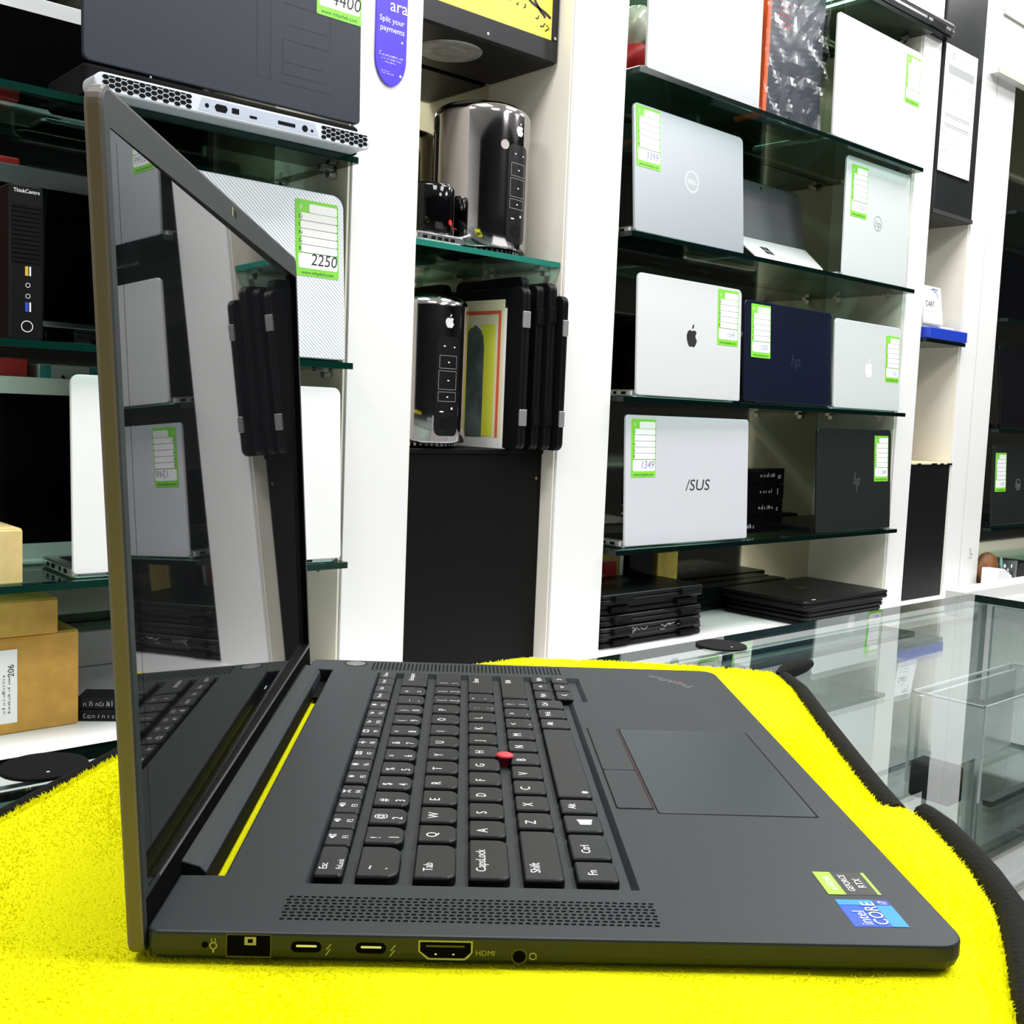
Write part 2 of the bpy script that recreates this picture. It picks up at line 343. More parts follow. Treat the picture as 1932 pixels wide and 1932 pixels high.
shelf_laptop('charcoal laptop with slanted stroke emblem right of the black box stack', 2.205, 1.184, .815, .345, .260, -.5, 3.5, .811, DGREY, BLACK, L_slash(STEEL), [(.262, .244, '1249', dict(psize=.016, w=.068))])
# far right bay
shelf_laptop('charcoal laptop with price card on the lowest far right shelf', 3.168, 1.190, .796, .36, .245, 0, 3, .79, DGREY, BLACK, L_ring('hp', .018, .025, FAINT), [(.018, .222, '1150', dict(psize=.015))], group=None)
shelf_laptop('black laptop seen half cut by the right picture edge, white emblem', 3.172, 1.185, 1.095, .36, .25, 0, 6, 1.09, BLACK, BLACK, L_slash(INKW), None, group=None)
t = shelf_laptop('dark glossy laptop with silver base in the far right bay', 3.20, 1.30, 1.425, .34, .235, 0, 2, 1.42, GLOSS, STEEL, None, None, group=None)
# left bay
CARBON = mat('silver_carbon_weave', (.66, .70, .745), .42, .15)
nt = CARBON.node_tree; wv = nt.nodes.new('ShaderNodeTexWave'); wv.bands_direction = 'DIAGONAL'; wv.inputs['Scale'].default_value = 95; wv.inputs['Distortion'].default_value = 0
tc = nt.nodes.new('ShaderNodeTexCoord'); nt.links.new(tc.outputs['Object'], wv.inputs['Vector'])
bp = nt.nodes.new('ShaderNodeBump'); bp.inputs['Strength'].default_value = .22; bp.inputs['Distance'].default_value = .0015
nt.links.new(wv.outputs['Fac'], bp.inputs['Height']); nt.links.new(bp.outputs['Normal'], nt.nodes['Principled BSDF'].inputs['Normal'])
shelf_laptop('silver laptop with diagonal weave lid and 2250 price card', .472, 1.184, 1.152, .356, .258, .3, 3.8, 1.148, CARBON, BLACK, None, [(.268, .243, '2250', dict(ink=2, psize=.026, w=.077, h=.117))], r=.02, depth=.145)
shelf_laptop('plain white laptop on the lowest left glass shelf', .399, 1.180, .836, .420, .272, -1.5, 3.0, .828, WLID, STEEL, None, None, ports=4, depth=.15)
# the big navy laptop with the honeycomb rear
MIDN = mat('midnight_lid', (.010, .014, .024), .42, .1, spec=.35)
t = thing('laptop', 'large navy laptop with honeycomb vents and 4400 price card', 'laptop', (.408, 1.165, 1.468), math.radians(-.5))
M = T(0, .012, .050) @ Matrix.Rotation(math.radians(-1.5), 4, 'X') @ RX90
g = G(M); g.prism(rrect(0.0, 0, .428, .285, .008), -.008, 0, .0015); l = obj('lid', g, [MIDN], t)
EMB = mat('embossed_number', (.0082, .0115, .020), .42, spec=.3)
g = G(M)
for pts in ([(.250, .165), (.250, .035), (.272, .035), (.272, .165), (.250, .165)], [(.288, .035), (.375, .035)], [(.292, .150), (.372, .150), (.372, .098), (.292, .098), (.292, .048), (.372, .048)], [(.298, .120), (.366, .120)], [(.298, .066), (.366, .066)]):
    g.stroke(pts, .0022, .0002)
obj('emblem', g, EMB, l)
g = G(M); g.poly(rrect(.004, .010, .424, .281, .006), -.0083, 0); g.rect(.012, .03, .416, .268, -.0085, 1); obj('screen', g, [STEEL, GLOSS], t)
price_tag(t, M, .348, .279, '4400', w=.079, h=.130, ink=2, psize=.026)
SPACE = mat('lunar_silver', (.60, .64, .70), .35, .3)
g = G(); g.prism(rrect(.0, .012, .428, .155, .01), .004, .046, .003); b = obj('base', g, DBLK, t)
g = G(); g.rect(.02, .03, .405, .10, .0464); obj('keyboard', g, BLACK, b)
MR = T(.0, -.030, .0145) @ RX90
g = G(MR); g.prism(rrect(.0, -.0125, .420, .0125, .0115, 8), -.045, 0, .002); sh = obj('rear_shelf', g, SPACE, t)
g = G(MR)
def hexes(u0, u1, ph=0):
    s = .0052; u = u0; k = ph
    while u < u1:
        for row in (0, 1, 2):
            v = (-.0068, 0, .0068)[row] + (0 if k % 2 == 0 else .0034)
            pts = [(u+s*.92*math.cos(PI/3*q), max(-.0095, min(.0095, v+s*.62*math.sin(PI/3*q)))) for q in range(6)]
            if max(p[1] for p in pts)-min(p[1] for p in pts) > .002: g.poly(pts, .0003)
        u += s*1.55; k += 1
hexes(.014, .133); obj('vent', g, DBLK, sh)
g = G(MR); hexes(.338, .412); obj('vent', g, DBLK, sh)
g = G(MR); g.poly([(.140, -.0085), (.146, .0095), (.322, .0095), (.330, -.0085)], .0002); pp = obj('port_panel', g, mat('port_panel_grey', (.42, .46, .55), .35, .3), sh)
for nm, shp in (('port', rrect(.150, -.003, .156, .003, .0029)), ('port', [(.164, .0005), (.167, .005), (.181, .005), (.184, .0005), (.181, -.005), (.167, -.005)]), ('port', rrect(.190, -.003, .201, .0045, .001)), ('port', rrect(.217, -.004, .229, -.0002, .0018)), ('port', rrect(.262, -.0032, .290, .002, .0006)), ('port', circ(.306, -.001, .0048)), ('port', circ(.318, -.002, .0022))):
    g = G(MR); g.poly(shp, .0004); obj(nm, g, DBLK, pp)
# laptop cut by the top edge, upper right
t = thing('laptop', 'closed silver-sided laptop on the topmost right shelf, cut by the picture top', 'laptop', (2.30, 1.165, 2.108))
g = G(); g.prism(rrect(0, 0, .385, .255, .02), .006, .024, .006); b = obj('base', g, STEEL, t)
g = G(); g.prism(rrect(.006, .006, .379, .249, .016), .0005, .009, .003); obj('bottom_cover', g, BLACK, t)
g = G(); g.prism(rrect(0, 0, .385, .255, .02), .0245, .034, .003); obj('lid', g, STEEL, t)
for a, b_ in ((.225, .232), (.255, .325), (.352, .358)):
    g = G(T(0, 0, .015) @ RX90); g.poly(rrect(a, -.006, b_, .004, .002), .0004); obj('port', g, DBLK, b)
# tablet with kickstand
t = thing('tablet', 'grey tablet on silver kickstand between grey-blue and greenish laptops', 'tablet', (1.945, 1.27, 1.445))
M = T(0, .055, .030) @ Matrix.Rotation(math.radians(-14), 4, 'X') @ RX90
GT = mat('tablet_grey', (.17, .18, .19), .4, .3)
g = G(M); g.prism([(.0, 0), (.33, 0), (.352, .03), (.378, .185), (.372, .205), (0, .205)], -.008, 0, .0015); bd = obj('body', g, [GT], t)
g = G(M); g.poly(circ(.205, .192, .0035, 16), .0003); obj('camera_lens', g, DBLK, bd)
g = G(M); g.rect(.325, .2035, .355, .2062, .0003); obj('button', g, STEEL, bd)
M2 = T(0, -.045, .004) @ Matrix.Rotation(math.radians(-52), 4, 'X') @ RX90
g = G(M2); g.prism([(.03, 0), (.285, 0), (.312, .03), (.335, .118), (.03, .118)], -.003, 0, .0008); k = obj('kickstand', g, PALE, t)
g = G(M2)
for a, b_ in ((0, 0), (1, 0), (0, 1), (1, 1)): g.rect(.098+a*.017, .048+b_*.017, .113+a*.017, .063+b_*.017, .0003)
obj('emblem', g, INKK, k)
g = G(); g.prism(rrect(-.07, -.06, .31, .10, .012), .0005, .004, .001); obj('keyboard_cover', g, PALE, t)

# ---------------------------------------------------------------- plastic wrapped box, upper right
t = thing('boxed_item', 'black and orange box wrapped in crinkled clear plastic', 'box', (1.915, 1.185, 1.757))
g = G(); g.box(.012, .03, .004, .235, .10, .328, 0, .003); bx = obj('box', g, mat('dark_print', (.03, .035, .045), .3), t)
g = G(); g.box(-.002, .02, .004, .0115, .10, .30, 0, .002); obj('spine', g, mat('orange_card', (.75, .09, .01), .45), bx)
g = G(T(0, .0295, 0) @ RX90)
scrawl(g, .02, .290, .05, .016, .0002, 0, 9)
for i in range(5): scrawl(g, .048, .262-.0125*i, .05, .008, .0002, 1, i)
obj('print', g, [INKW, RED], bx)
g = G()                                                     # crinkled film in front of the box
NX, NZ = 26, 34; vs = []; rnd = random.Random(5)
cre = [(rnd.uniform(0, .25), rnd.uniform(0, .36), rnd.uniform(0, PI), rnd.uniform(.005, .014)) for _ in range(18)]
for j in range(NZ+1):
    for i in range(NX+1):
        x = -.006+.250*i/NX; z = .003+.333*j/NZ; d = 0
        for (cx, cz, a, amp) in cre:
            q = (x-cx)*math.cos(a)+(z-cz)*math.sin(a); r_ = math.hypot(x-cx, z-cz); d += amp*math.exp(-r_*r_/.004)*(1-abs((q*38) % 2-1))*(1 if int(cx*100) % 2 else -1)
        vs.append((x, .016+max(-.013, min(.010, d))+.012*max(0, abs(i/NX-.5)*2-.85)*3, z))
g.add(vs, [(j*(NX+1)+i, j*(NX+1)+i+1, (j+1)*(NX+1)+i+1, (j+1)*(NX+1)+i) for j in range(NZ) for i in range(NX)])
obj('plastic_wrap', g, glass('crinkled_film', (.93, .94, .96), 1.45, .28), t)
# bags behind the silver laptop, upper right bay
t = thing('bag', 'crumpled red pouch behind the pale silver laptop at top right', 'bag', (1.625, 1.33, 1.7735))
def blob(g, sx, sy, sz, m=0, seed=1, amp=.18, n=14):
    r = random.Random(seed); ph = [(r.uniform(0, 6), r.uniform(2, 5)) for _ in range(4)]; loops = []
    for j in range(n+1):
        a = PI*j/n*.98+.02; row = []
        for i in range(20):
            b = 2*PI*i/20; k = 1+amp*(math.sin(ph[0][1]*b+ph[0][0])*math.sin(ph[1][1]*a+ph[1][0])+.5*math.sin(ph[2][1]*2*b+a*5))
            row.append((sx*k*math.sin(a)*math.cos(b), sy*k*math.sin(a)*math.sin(b), sz*(1-math.cos(a))*.5*(1+.15*amp*math.sin(3*b))))
        loops.append(row)
    g.loft(loops, m, (True, True), True)
g = G(); blob(g, .055, .04, .10, 0, 3); obj('pouch', g, RED, t)
g = G(T(.0, 0, .072)); blob(g, .045, .035, .10, 0, 8, .3); obj('wrapping', g, mat('pale_film', (.62, .62, .50), .25), t)

# ---------------------------------------------------------------- black product boxes, right bay
lab = ('topmost box of the short black stack beside the charcoal laptop', 'second box from the top of the short black stack', 'third box from the top of the short black stack', 'bottom box of the short black stack, round mark on its front')
for k in range(4):
    z = .8115+.0395*(3-k)
    t = thing('product_box', 'black ' + lab[k], 'box', (1.955+.002*(k % 2), 1.27, z), 0, 'stacked black product boxes')
    g = G(); g.box(0, 0, 0, .225, .15, .039, 0, .0012); b = obj('box', g, GLOSS, t)
    g = G(RX90)
    if k < 3: scrawl(g, .125, .018, .055, .010, .0003, 0, k); scrawl(g, .198, .014, .014, .015, .0003, 0, k+9)
    else: g.ring(circ(.016, .016, .008), circ(.016, .016, .006), .0003); scrawl(g, .045, .012, .06, .012, .0003, 0, 4)
    obj('print', g, INKG, b)
# black laptops lying in piles on the base cabinet
def flat_laptop(label, x, y, z, w, d, th, rz, grp, front=None, emblem=None, skew=0):
    t = thing('laptop', label, 'laptop', (x, y, z), rz, grp)
    g = G(); g.prism(rrect(0, 0, w, d, .012), 0, th*.55, .003); obj('base', g, BLACK, t)
    g = G(); g.prism(rrect(0, 0, w, d, .012), th*.58, th*.985, .002); l = obj('lid', g, mat('black_lid', (.005, .005, .006), .35, spec=.25), t)
    if front == 'hinges':
        for a in (.10, .74):
            g = G(); g.cyl((w*a, -.001, th*.55), (w*(a+.16), -.001, th*.55), th*.34, 0, 12); obj('hinge', g, DBLK, t)
    if emblem: emblem(l, w, d, th)
    return t
N5 = ('topmost', 'second', 'third', 'fourth', 'bottom')
for k in range(5):
    z = BZ+.0232*(4-k); dx = (.0, -.006, .004, -.004, .010)[k]
    t = flat_laptop('black closed laptop, %s in the pile beside the pillar' % (N5[k]), 1.468+max(0, dx), 1.200+.006*((k*2) % 3), z, .330+dx*.5, .20, .0231, 0, 'closed laptops piled beside the pillar', 'hinges')
    if k == 3:
        g = G(); rnd = random.Random(3)
        for q in range(9):
            x = rnd.uniform(.01, .28); g.stroke([(x, .012+rnd.uniform(-.006, .006)), (x+.012, .012+rnd.uniform(-.007, .007)), (x+.022, .012+rnd.uniform(-.006, .006))], .0012, 0)
        M = RX90.copy(); g2 = G(T(0, -.0045, 0) @ RX90); g2.add(g.v, g.f); obj('plastic_wrap', g2, INKG, t)
def em(l, w, d, th):
    g = G(); g.poly(circ(w*.5, d*.55, .013, 24), th*.99); obj('emblem', g, mat('bronze_emblem', (.25, .2, .12), .3, .8), l)
    g = G(); g.rect(w*.12, .012, w*.16, .016, th*.99); obj('sticker', g, INKW, l)
N4 = ('topmost', 'second', 'third', 'bottom')
for k in range(3):
    flat_laptop('black closed laptop, %s in the front pile near the counter' % ('topmost', 'middle', 'bottom')[k], 2.085+.008*(k % 2)+.01*(k > 0), 1.122+.006*(k > 0), BZ+.0205*(2-k), .385-.03*(k > 0), .250-.012*(k > 0), .0204, math.radians(.5), 'closed laptops in the front pile', None, em if k == 0 else None)
for k in range(2):
    flat_laptop('black closed laptop, %s of the pair behind the front pile' % ('upper', 'lower')[k], 2.0, 1.385, BZ+.0305*(1-k), .40, .05, .0304, math.radians(.5), 'pair of laptops behind the front pile')
# cartons at the back of the base cabinet
for nm, lb, x, wd, hh, m in (('printed_box', 'yellow and red printed box at the back of the base, beside the pillar', 1.63, .10, .17, GOLD), ('black_box', 'tall black box at the back of the base between two cartons', 1.75, .085, .17, BLACK), ('gold_box', 'gold box at the back of the base behind the laptop piles', 1.85, .075, .16, GOLD)):
    t = thing(nm, lb, 'box', (x, 1.385, BZ)); g = G(); g.box(0, 0, 0, wd, .045, hh, 0, .0015); b = obj('box', g, m, t)
    if nm == 'printed_box':
        g = G(RX90); g.rect(.008, .06, .075, .15, .0004, 0); scrawl(g, .03, .10, .04, .02, .0006, 1, 6); g.rect(.086, .01, .097, .16, .0004, 1); obj('print', g, [RED, INKW], b)
# ---------------------------------------------------------------- middle niche
t = thing('payment_sign', 'violet payment sign with rounded end on the white pillar', 'sign', (.9065, 1.1985, 1.5975))
g = G(RX90); p = [(.0305, .30), (-.0305, .30)]+[(.0305*math.cos(PI+PI*k/20), .046+.046*math.sin(PI+PI*k/20)) for k in range(21)]
g.prism(p, 0, .002, .0004); obj('board', g, mat('violet_plastic', (.045, .012, .60), .4), t)
g = G(RX90); z = .0022
g.text('ara', .030, .117, z, .028, 0, 'R'); g.text('Split your', 0, .098, z, .0125, 0, 'C'); g.text('payments', .001, .084, z, .0125, 0, 'C')
obj('lettering', g, [INKW], t); g = G(RX90)
for i, (a, b, y) in enumerate(((-.024, .024, .045), (-.018, .019, .040), (-.011, .010, .035))): scrawl(g, a, y, b-a, .003, z, 0, i)
obj('fine_print', g, [INKW], t); g = G(RX90); scrawl(g, -.018, .021, .016, .002, z, 0, 5); scrawl(g, -.018, .0175, .024, .002, z, 0, 6)
obj('fine_print', g, [INKW], t); g = G(RX90); g.poly(circ(.0195, .019, .0022, 10), z); obj('dot', g, [INKW], t); g = G(RX90); g.poly(circ(.021, .072, .0018, 10), z); obj('dot', g, [INKW], t); g = G(RX90); g.poly(circ(-.021, .050, .0012, 8), z)
obj('dot', g, [INKW], t)
# black cupboard with the yellow calligraphy
t = thing('wall_box', 'black box with framed yellow calligraphy above the chrome cylinder', 'cupboard', (.975, 1.243, 1.735))
g = G(); g.box(0, 0, 0, .339, .19, .62, 0, .003); b = obj('body', g, mat('black_board', (.005, .005, .006), .45, spec=.2), t)
g = G(RX90)
for (x0, y0, x1, y1) in ((.004, .002, .337, .040), (.004, .58, .337, .618), (.004, .04, .030, .58), (.322, .04, .337, .58)): g.box(x0, y0, .0005, x1, y1, .006, 0, .001)
f = obj('frame', g, mat('black_frame', (.008, .009, .011), .35, spec=.3), t)
g = G(RX90); g.rect(.030, .040, .322, .58, .003); pn = obj('panel', g, mat('yellow_panel', (.88, .68, .07), .45, var=(8, .1)), t)
g = G(RX90); z = .0034
def cal(pts, wd, cx=.22, cy=.115, s=1.): g.stroke([(cx+a*s, cy+b*s) for a, b in pts], wd, z)
cal([(.085, -.038), (.070, -.028), (.055, -.012), (.038, -.002), (.030, -.010), (.050, -.020), (.085, -.030), (.098, -.036)], .0055)
cal([(.035, -.020), (.030, -.012), (.026, -.020), (.020, -.012), (.015, -.018), (.009, -.008), (.003, -.015), (-.004, -.004), (-.012, -.010), (-.020, .004), (-.024, .030), (-.020, .050)], .0042)
cal([(.024, .045), (.022, .012), (.014, .004), (.010, .012), (.010, .05)], .0042)
cal([(.004, .05), (.001, .018), (-.006, .012), (-.010, .02), (-.008, .06)], .004)
cal([(-.03, .045), (-.036, .014), (-.048, .006), (-.058, .014), (-.056, .03)], .005)
cal([(.05, .06), (.045, .02), (.036, .010), (.028, .018)], .0042)
for (a, b, c, d) in ((.06, -.045, .068, -.038), (.072, -.056, .084, -.048), (.030, -.034, .034, -.026), (-.005, -.030, -.002, -.022), (-.035, -.018, -.022, -.014), (-.055, -.012, -.046, -.002), (-.075, .006, -.068, .012), (.064, .004, .076, .008), (.075, .02, .082, .032), (.012, -.032, .016, -.028)): cal([(a, b), ((a+c)/2+.002, (b+d)/2-.003), (c, d)], .0028)
cal([(.085, -.062), (.095, -.055), (.088, -.050)], .0028)
obj('calligraphy', g, [INKK], pn)
g = G(); g.lathe([(.055, -.003), (.060, -.0015), (.061, 0)], .153, .088, 0, 40); lp = obj('lamp_ring', g, mat('grey_metal', (.33, .33, .32), .45, .4, var=(60, .2)), t)
g = G(); g.lathe([(.030, -.0042), (.033, -.003)], .153, .088, 0, 32); obj('lens', g, mat('dull_lens', (.28, .28, .25), .5, var=(60, .2)), lp)
for (x, y) in ((.166, .013), (.329, .045)):
    g = G(T(0, 0, 0) @ RX90); g.poly(circ(x, y, .0028, 10), .0064); obj('screw', g, STEEL, t)
# chrome cylinder computers
CHROME = mat('dark_chrome', (.50, .47, .48), .09, 1.0)
def cylinder_pc(label, x, y, z, az, sticker=False):
    t = thing('computer', label, 'computer', (x, y, z), az, 'chrome cylinder computers')
    R, H = .0900, .270
    prof = [(.070, 0), (.0745, .001), (.0745, .007), (.078, .010)]
    g = G(); g.lathe([(.070, 0), (.077, .002), (.077, .010)], 0, 0, 0); ft = obj('base_ring', g, GLOSS, t)
    g = G()
    for k in range(48):
        a = 2*PI*k/48; g.M = Matrix.Rotation(a, 4, 'Z'); g.box(.0772, -.0022, .0035, .0780, .0022, .0085)
    obj('vent_slot', g, STEEL, ft)
    prof = [(.0875, .010), (R, .013)]+[(R, .013+(H-.035)*k/4) for k in range(1, 5)]
    for k in range(1, 9):
        a = PI/2*k/8; prof.append((R-.020+.020*math.cos(a), H-.022+.022*math.sin(a)))
    prof += [(.058, H-.001), (.054, H-.012), (.0, H-.03)]
    g = G(); g.lathe(prof, 0, 0, 0, 72, (True, False)); sh = obj('shell', g, CHROME, t)
    # curved rear panel towards local -y
    def arc(u0, v0, u1, v1, rr, m, gg, n=10, rad=0.0):
        if rad: pts = rrect(u0, v0, u1, v1, rad, 6)
        else: pts = [(u0+(u1-u0)*k/n, v0) for k in range(n+1)]+[(u1-(u1-u0)*k/n, v1) for k in range(n+1)]
        # strip quads, bottom to top for each column
        lo = lambda u: [v for v in (v0, v1)]
        cols = n; vs = []; fs = []
        for k in range(cols+1):
            u = u0+(u1-u0)*k/cols; du = min(u-u0, u1-u); c = 0
            if rad and du < rad: c = rad-math.sqrt(max(0, rad*rad-(rad-du)**2))
            a = u/R-PI/2
            for v in (v0+c, v1-c): vs.append((rr*math.cos(a), rr*math.sin(a), v))
        for k in range(cols): fs.append((2*k, 2*k+2, 2*k+3, 2*k+1))
        gg.add(vs, fs, m, True)
    g = G(); arc(-.026, .022, .026, .197, R+.0006, 0, g, 24, .012); pnl = obj('port_panel', g, mat('panel_black', (.005, .005, .006), .3), t)
    g = G()
    def frame(u0, v0, u1, v1):
        e = .0006; rr = R+.001
        for q in ((u0, v0, u1, v0+e), (u0, v1-e, u1, v1), (u0, v0, u0+e, v1), (u1-e, v0, u1, v1)): arc(*q, rr, 0, g, 4)
    frame(-.019, .141, .019, .164); frame(-.020, .104, .019, .137); frame(-.020, .083, .019, .100)
    obj('outline', g, INKG, pnl)
    g = G()
    for (u, v) in ((-.010, .180), (.012, .179), (0, .152), (0, .120), (-.001, .091)): arc(u-.0018, v-.001, u+.0018, v+.0012, R+.0011, 0, g, 2)
    arc(-.016, .064, -.008, .066, R+.0011, 0, g, 2); arc(.008, .069, .012, .073, R+.0011, 0, g, 2)
    obj('marking', g, INKW, pnl)
    g = G(); arc(-.013, .034, .011, .054, R+.0011, 0, g, 6, .003); obj('socket', g, DBLK, pnl)
    # emblem on the curve
    g = G()
    for P in (APPLE, LEAF):
        vs = []
        for (x_, y_) in P:
            u = x_*.019; a = u/R-PI/2; vs.append(((R+.0006)*math.cos(a), (R+.0006)*math.sin(a), .218+y_*.018))
        g.add(vs, [tuple(range(len(vs)))])
    obj('emblem', g, PALE, t)
    if sticker:
        g = G()
        vs = [((R+.0006)*math.cos(-PI/2+(-.034+.0085*math.cos(q))/R), (R+.0006)*math.sin(-PI/2+(-.034+.0085*math.cos(q))/R), .193+.0085*math.sin(q)) for q in [2*PI*k/20 for k in range(20)]]
        g.add(vs, [tuple(range(20))]); obj('sticker', g, mat('grey_sticker', (.42, .36, .36), .5), t)
    return t
cylinder_pc('chrome cylinder computer on the green glass shelf under the calligraphy box', 1.190, 1.303, 1.366, math.radians(10), True)
cylinder_pc('chrome cylinder computer beside the booklet below the glass shelf', 1.066, 1.312, 1.0115, math.radians(0))
t = thing('mini_computer', 'small flat silver computer under the black cup, left of the chrome cylinder', 'computer', (1.005, 1.25, 1.366))
g = G(); g.prism(rrect(-.025, -.036, .085, .066, .012), .001, .016, .003); b = obj('body', g, STEEL, t)
g = G(T(0, -.0362, 0) @ RX90)
for a in (-.01, .008, .022, .036, .05): g.rect(a, .004, a+.009, .010, .0004)
obj('port', g, DBLK, b)
t = thing('speaker', 'black round speaker with red dot beside the chrome cylinder', 'speaker', (1.040, 1.265, 1.3825))
g = G(); g.lathe([(.044, 0), (.048, .004), (.048, .080), (.045, .086), (.030, .088), (0, .088)], 0, 0, 0, 40, (True, False)); obj('body', g, GLOSS, t)
g = G(Matrix.Rotation(math.radians(20), 4, 'Z') @ T(0, -.0482, 0) @ RX90); g.poly(circ(0, .022, .0052, 16), .0008); g.rect(.006, .0135, .022, .0145, .0006); obj('red_dot', g, [mat('red_dot', (.75, .01, .01), .4)], t)
# black cupboard below
t = thing('low_cupboard', 'plain black cupboard under the standing black laptops', 'cupboard', (.978, 1.237, BZ))
g = G(); g.box(0, 0, .0005, .338, .198, .402, 0, .001); obj('body', g, mat('black_laminate', (.0035, .0035, .0035), .5, spec=.12), t)
g = G(); g.box(0, -.004, .402, .338, .198, .4105, 0, .001); obj('cupboard_top', g, mat('black_laminate', (.0035, .0035, .0035), .5, spec=.12), t)
g = G(RX90); g.poly(circ(.325, .355, .003, 12), .0004); obj('knob', g, mat('brass', (.4, .3, .12), .4, .8), t)
# laptops standing on edge in the middle niche
SL = [(1.2235, 1.195, .300, .21, .0195, STEEL, 'first from the left, silver hinge caps, facing the booklet'), (1.244, 1.222, .322, .20, .0195, BLACK, 'taller and set back, second from the left'),
      (1.2645, 1.202, .308, .21, .0195, DBLK, 'third from the left in the upright row'), (1.285, 1.190, .313, .21, .0195, DBLK, 'second from the right, dark hinge caps'), (1.3045, 1.175, .290, .21, .014, STEEL, 'rightmost, silver hinge caps, sticking out')]
for (x, y, hh, dp, th, hm, lb) in SL:
    t = thing('laptop', 'black laptop standing on edge, '+lb, 'laptop', (x, y, 1.0112), 0, 'black laptops standing upright in the middle niche')
    Mx = Matrix.Rotation(PI/2, 4, 'Y') @ Matrix.Rotation(PI, 4, 'Z')   # local (u,v,h)
    Mx = Matrix(((0, 0, 1, 0), (1, 0, 0, 0), (0, 1, 0, 0), (0, 0, 0, 1)))
    g = G(Mx); g.prism(rrect(0, 0, dp, hh, .014), -th*.5, -.0008, .002); obj('base', g, BLACK, t)
    g = G(Mx); g.prism(rrect(0, 0, dp, hh, .014), .0002, th*.5, .002); obj('lid', g, mat('black_lid', (.005, .005, .006), .35, spec=.25), t)
    for v0 in (.045, hh-.075):
        g = G(Mx); g.box(-.0022, v0, -th*.46, .006, v0+.030, th*.46, 0, .001); obj('hinge_cap', g, mat('satin_hinge', (.45, .44, .46), .35, .7) if hm is STEEL else DBLK, t)
# booklet leaning against them
t = thing('booklet', 'printed booklet with orange border leaning on the upright laptops', 'booklet', (1.2085, 1.232, 1.0115))
Mx = T(0, .07, 0) @ Matrix.Rotation(math.radians(6), 4, 'Z') @ T(0, -.07, 0) @ Matrix(((0, 0, -1, 0), (-1, 0, 0, .15), (0, 1, 0, 0), (0, 0, 0, 1)))
g = G(Mx); g.box(0, 0, 0, .150, .262, .0014); obj('back_sheet', g, WHITE, t)
g = G(Mx @ T(-.012, 0, .0016)); g.box(0, 0, 0, .150, .278, .0008); ck = obj('cover', g, mat('cream_paper', (.80, .72, .50), .6), t)
g = G(Mx @ T(-.012, 0, .0026)); z = 0
g.ring([(.006, .02), (.142, .02), (.142, .258), (.006, .258)], [(.013, .02), (.135, .02), (.135, .251), (.013, .251)], z, 0)
g.rect(.02, .022, .128, .232, z+.0001, 1)
p = [(.100, .02)]+[(.100, .19), (.097, .21), (.088, .226), (.076, .232), (.062, .226), (.05, .21), (.042, .18), (.036, .12), (.034, .02)]
g.poly(list(reversed(p)), z+.0002, 2); g.stroke([(.095, .222), (.085, .228), (.074, .238), (.066, .228)], .003, z+.0003, 3)
g.rect(.0, .0, .15, .018, z+.0001, 4)
obj('print', g, [mat('orange_border', (.72, .12, .05), .5), mat('acid_yellow', (.72, .74, .06), .5), mat('picture_grey', (.09, .11, .11), .45, var=(14, .7)), INKW, WHITE], ck)

# ---------------------------------------------------------------- left bay things
t = thing('tower_computer', 'slim black tower computer standing on the middle left shelf', 'computer', (.344, 1.19, 1.148))
g = G(); g.box(-.024, 0, .0008, .019, .14, .199, 0, .003); b = obj('case', g, mat('tower_black', (.005, .005, .006), .35, spec=.2), t)
g = G(RX90)
g.text('ThinkCentre', -.0025, .188, .0005, .0070, 0, 'C', sx=.9); obj('lettering', g, [INKW], b)
g = G(RX90); g.ring(circ(-.002, .018, .0075, 24), circ(-.002, .018, .0065, 24), .0005); obj('power_button', g, [INKW], b)
for y in (.057, .071):
    g = G(RX90); g.ring(circ(-.001, y, .0030, 16), circ(-.001, y, .0024, 16), .0005); obj('audio_jack', g, [INKW], b)
g = G(RX90)
for k in range(13): g.box(-.021, .100+.0058*k, .0002, .016, .1035+.0058*k, .0012)
obj('vent_slot', g, DBLK, b)
for nm, y, m in (('usb_port', .083, mat('yellow_usb', (.6, .42, .03), .4)), ('usb_port', .037, mat('blue_usb', (.02, .06, .5), .4))):
    g = G(RX90); g.rect(-.0045, y, -.0005, y+.012, .0006, 0); g.rect(.0008, y, .0028, y+.012, .0006, 1); obj(nm, g, [m, INKW], b)
t = thing('screen_standin', 'black monitor with pale top edge behind the tower computer', 'screen_standin', (.49, 1.36, 1.148))  # framed panel put in for the dark area right of the tower
g = G(); g.prism(rrect(-.06, -.022, .06, .05, .01), .001, .008, .002); g.box(-.02, .01, .008, .02, .02, .05); obj('stand', g, STEEL, t)
M = T(0, 0, .03) @ RX90
g = G(M); g.prism(rrect(-.15, 0, .15, .225, .006), -.012, 0, .001); bz = obj('bezel', g, STEEL, t)
g = G(M); g.rect(-.145, .008, .145, .198, .0004); obj('screen', g, GLOSS, bz)
t = thing('screen_standin', 'black screen with pale top frame imitating a mirror reflection on the highest left shelf', 'screen_standin', (.475, 1.385, 1.468))  # added panel imitates the navy laptop's screen reflected in the mirror
g = G(); g.prism(rrect(-.06, -.03, .06, .04, .01), .001, .008, .002); g.box(-.02, .01, .008, .02, .02, .05); obj('stand', g, STEEL, t)
M = T(0, 0, .02) @ RX90
g = G(M); g.prism(rrect(-.115, 0, .115, .160, .006), -.012, 0, .001); bz = obj('bezel', g, PALE, t)
g = G(M); g.rect(-.111, .006, .111, .138, .0004); obj('screen', g, GLOSS, bz)
t = thing('red_box', 'red box at the back of the middle left shelf, above the tower', 'box', (.275, 1.388, 1.148)); g = G(); g.box(0, 0, .0005, .12, .045, .27, 0, .002); obj('box', g, RED, t)
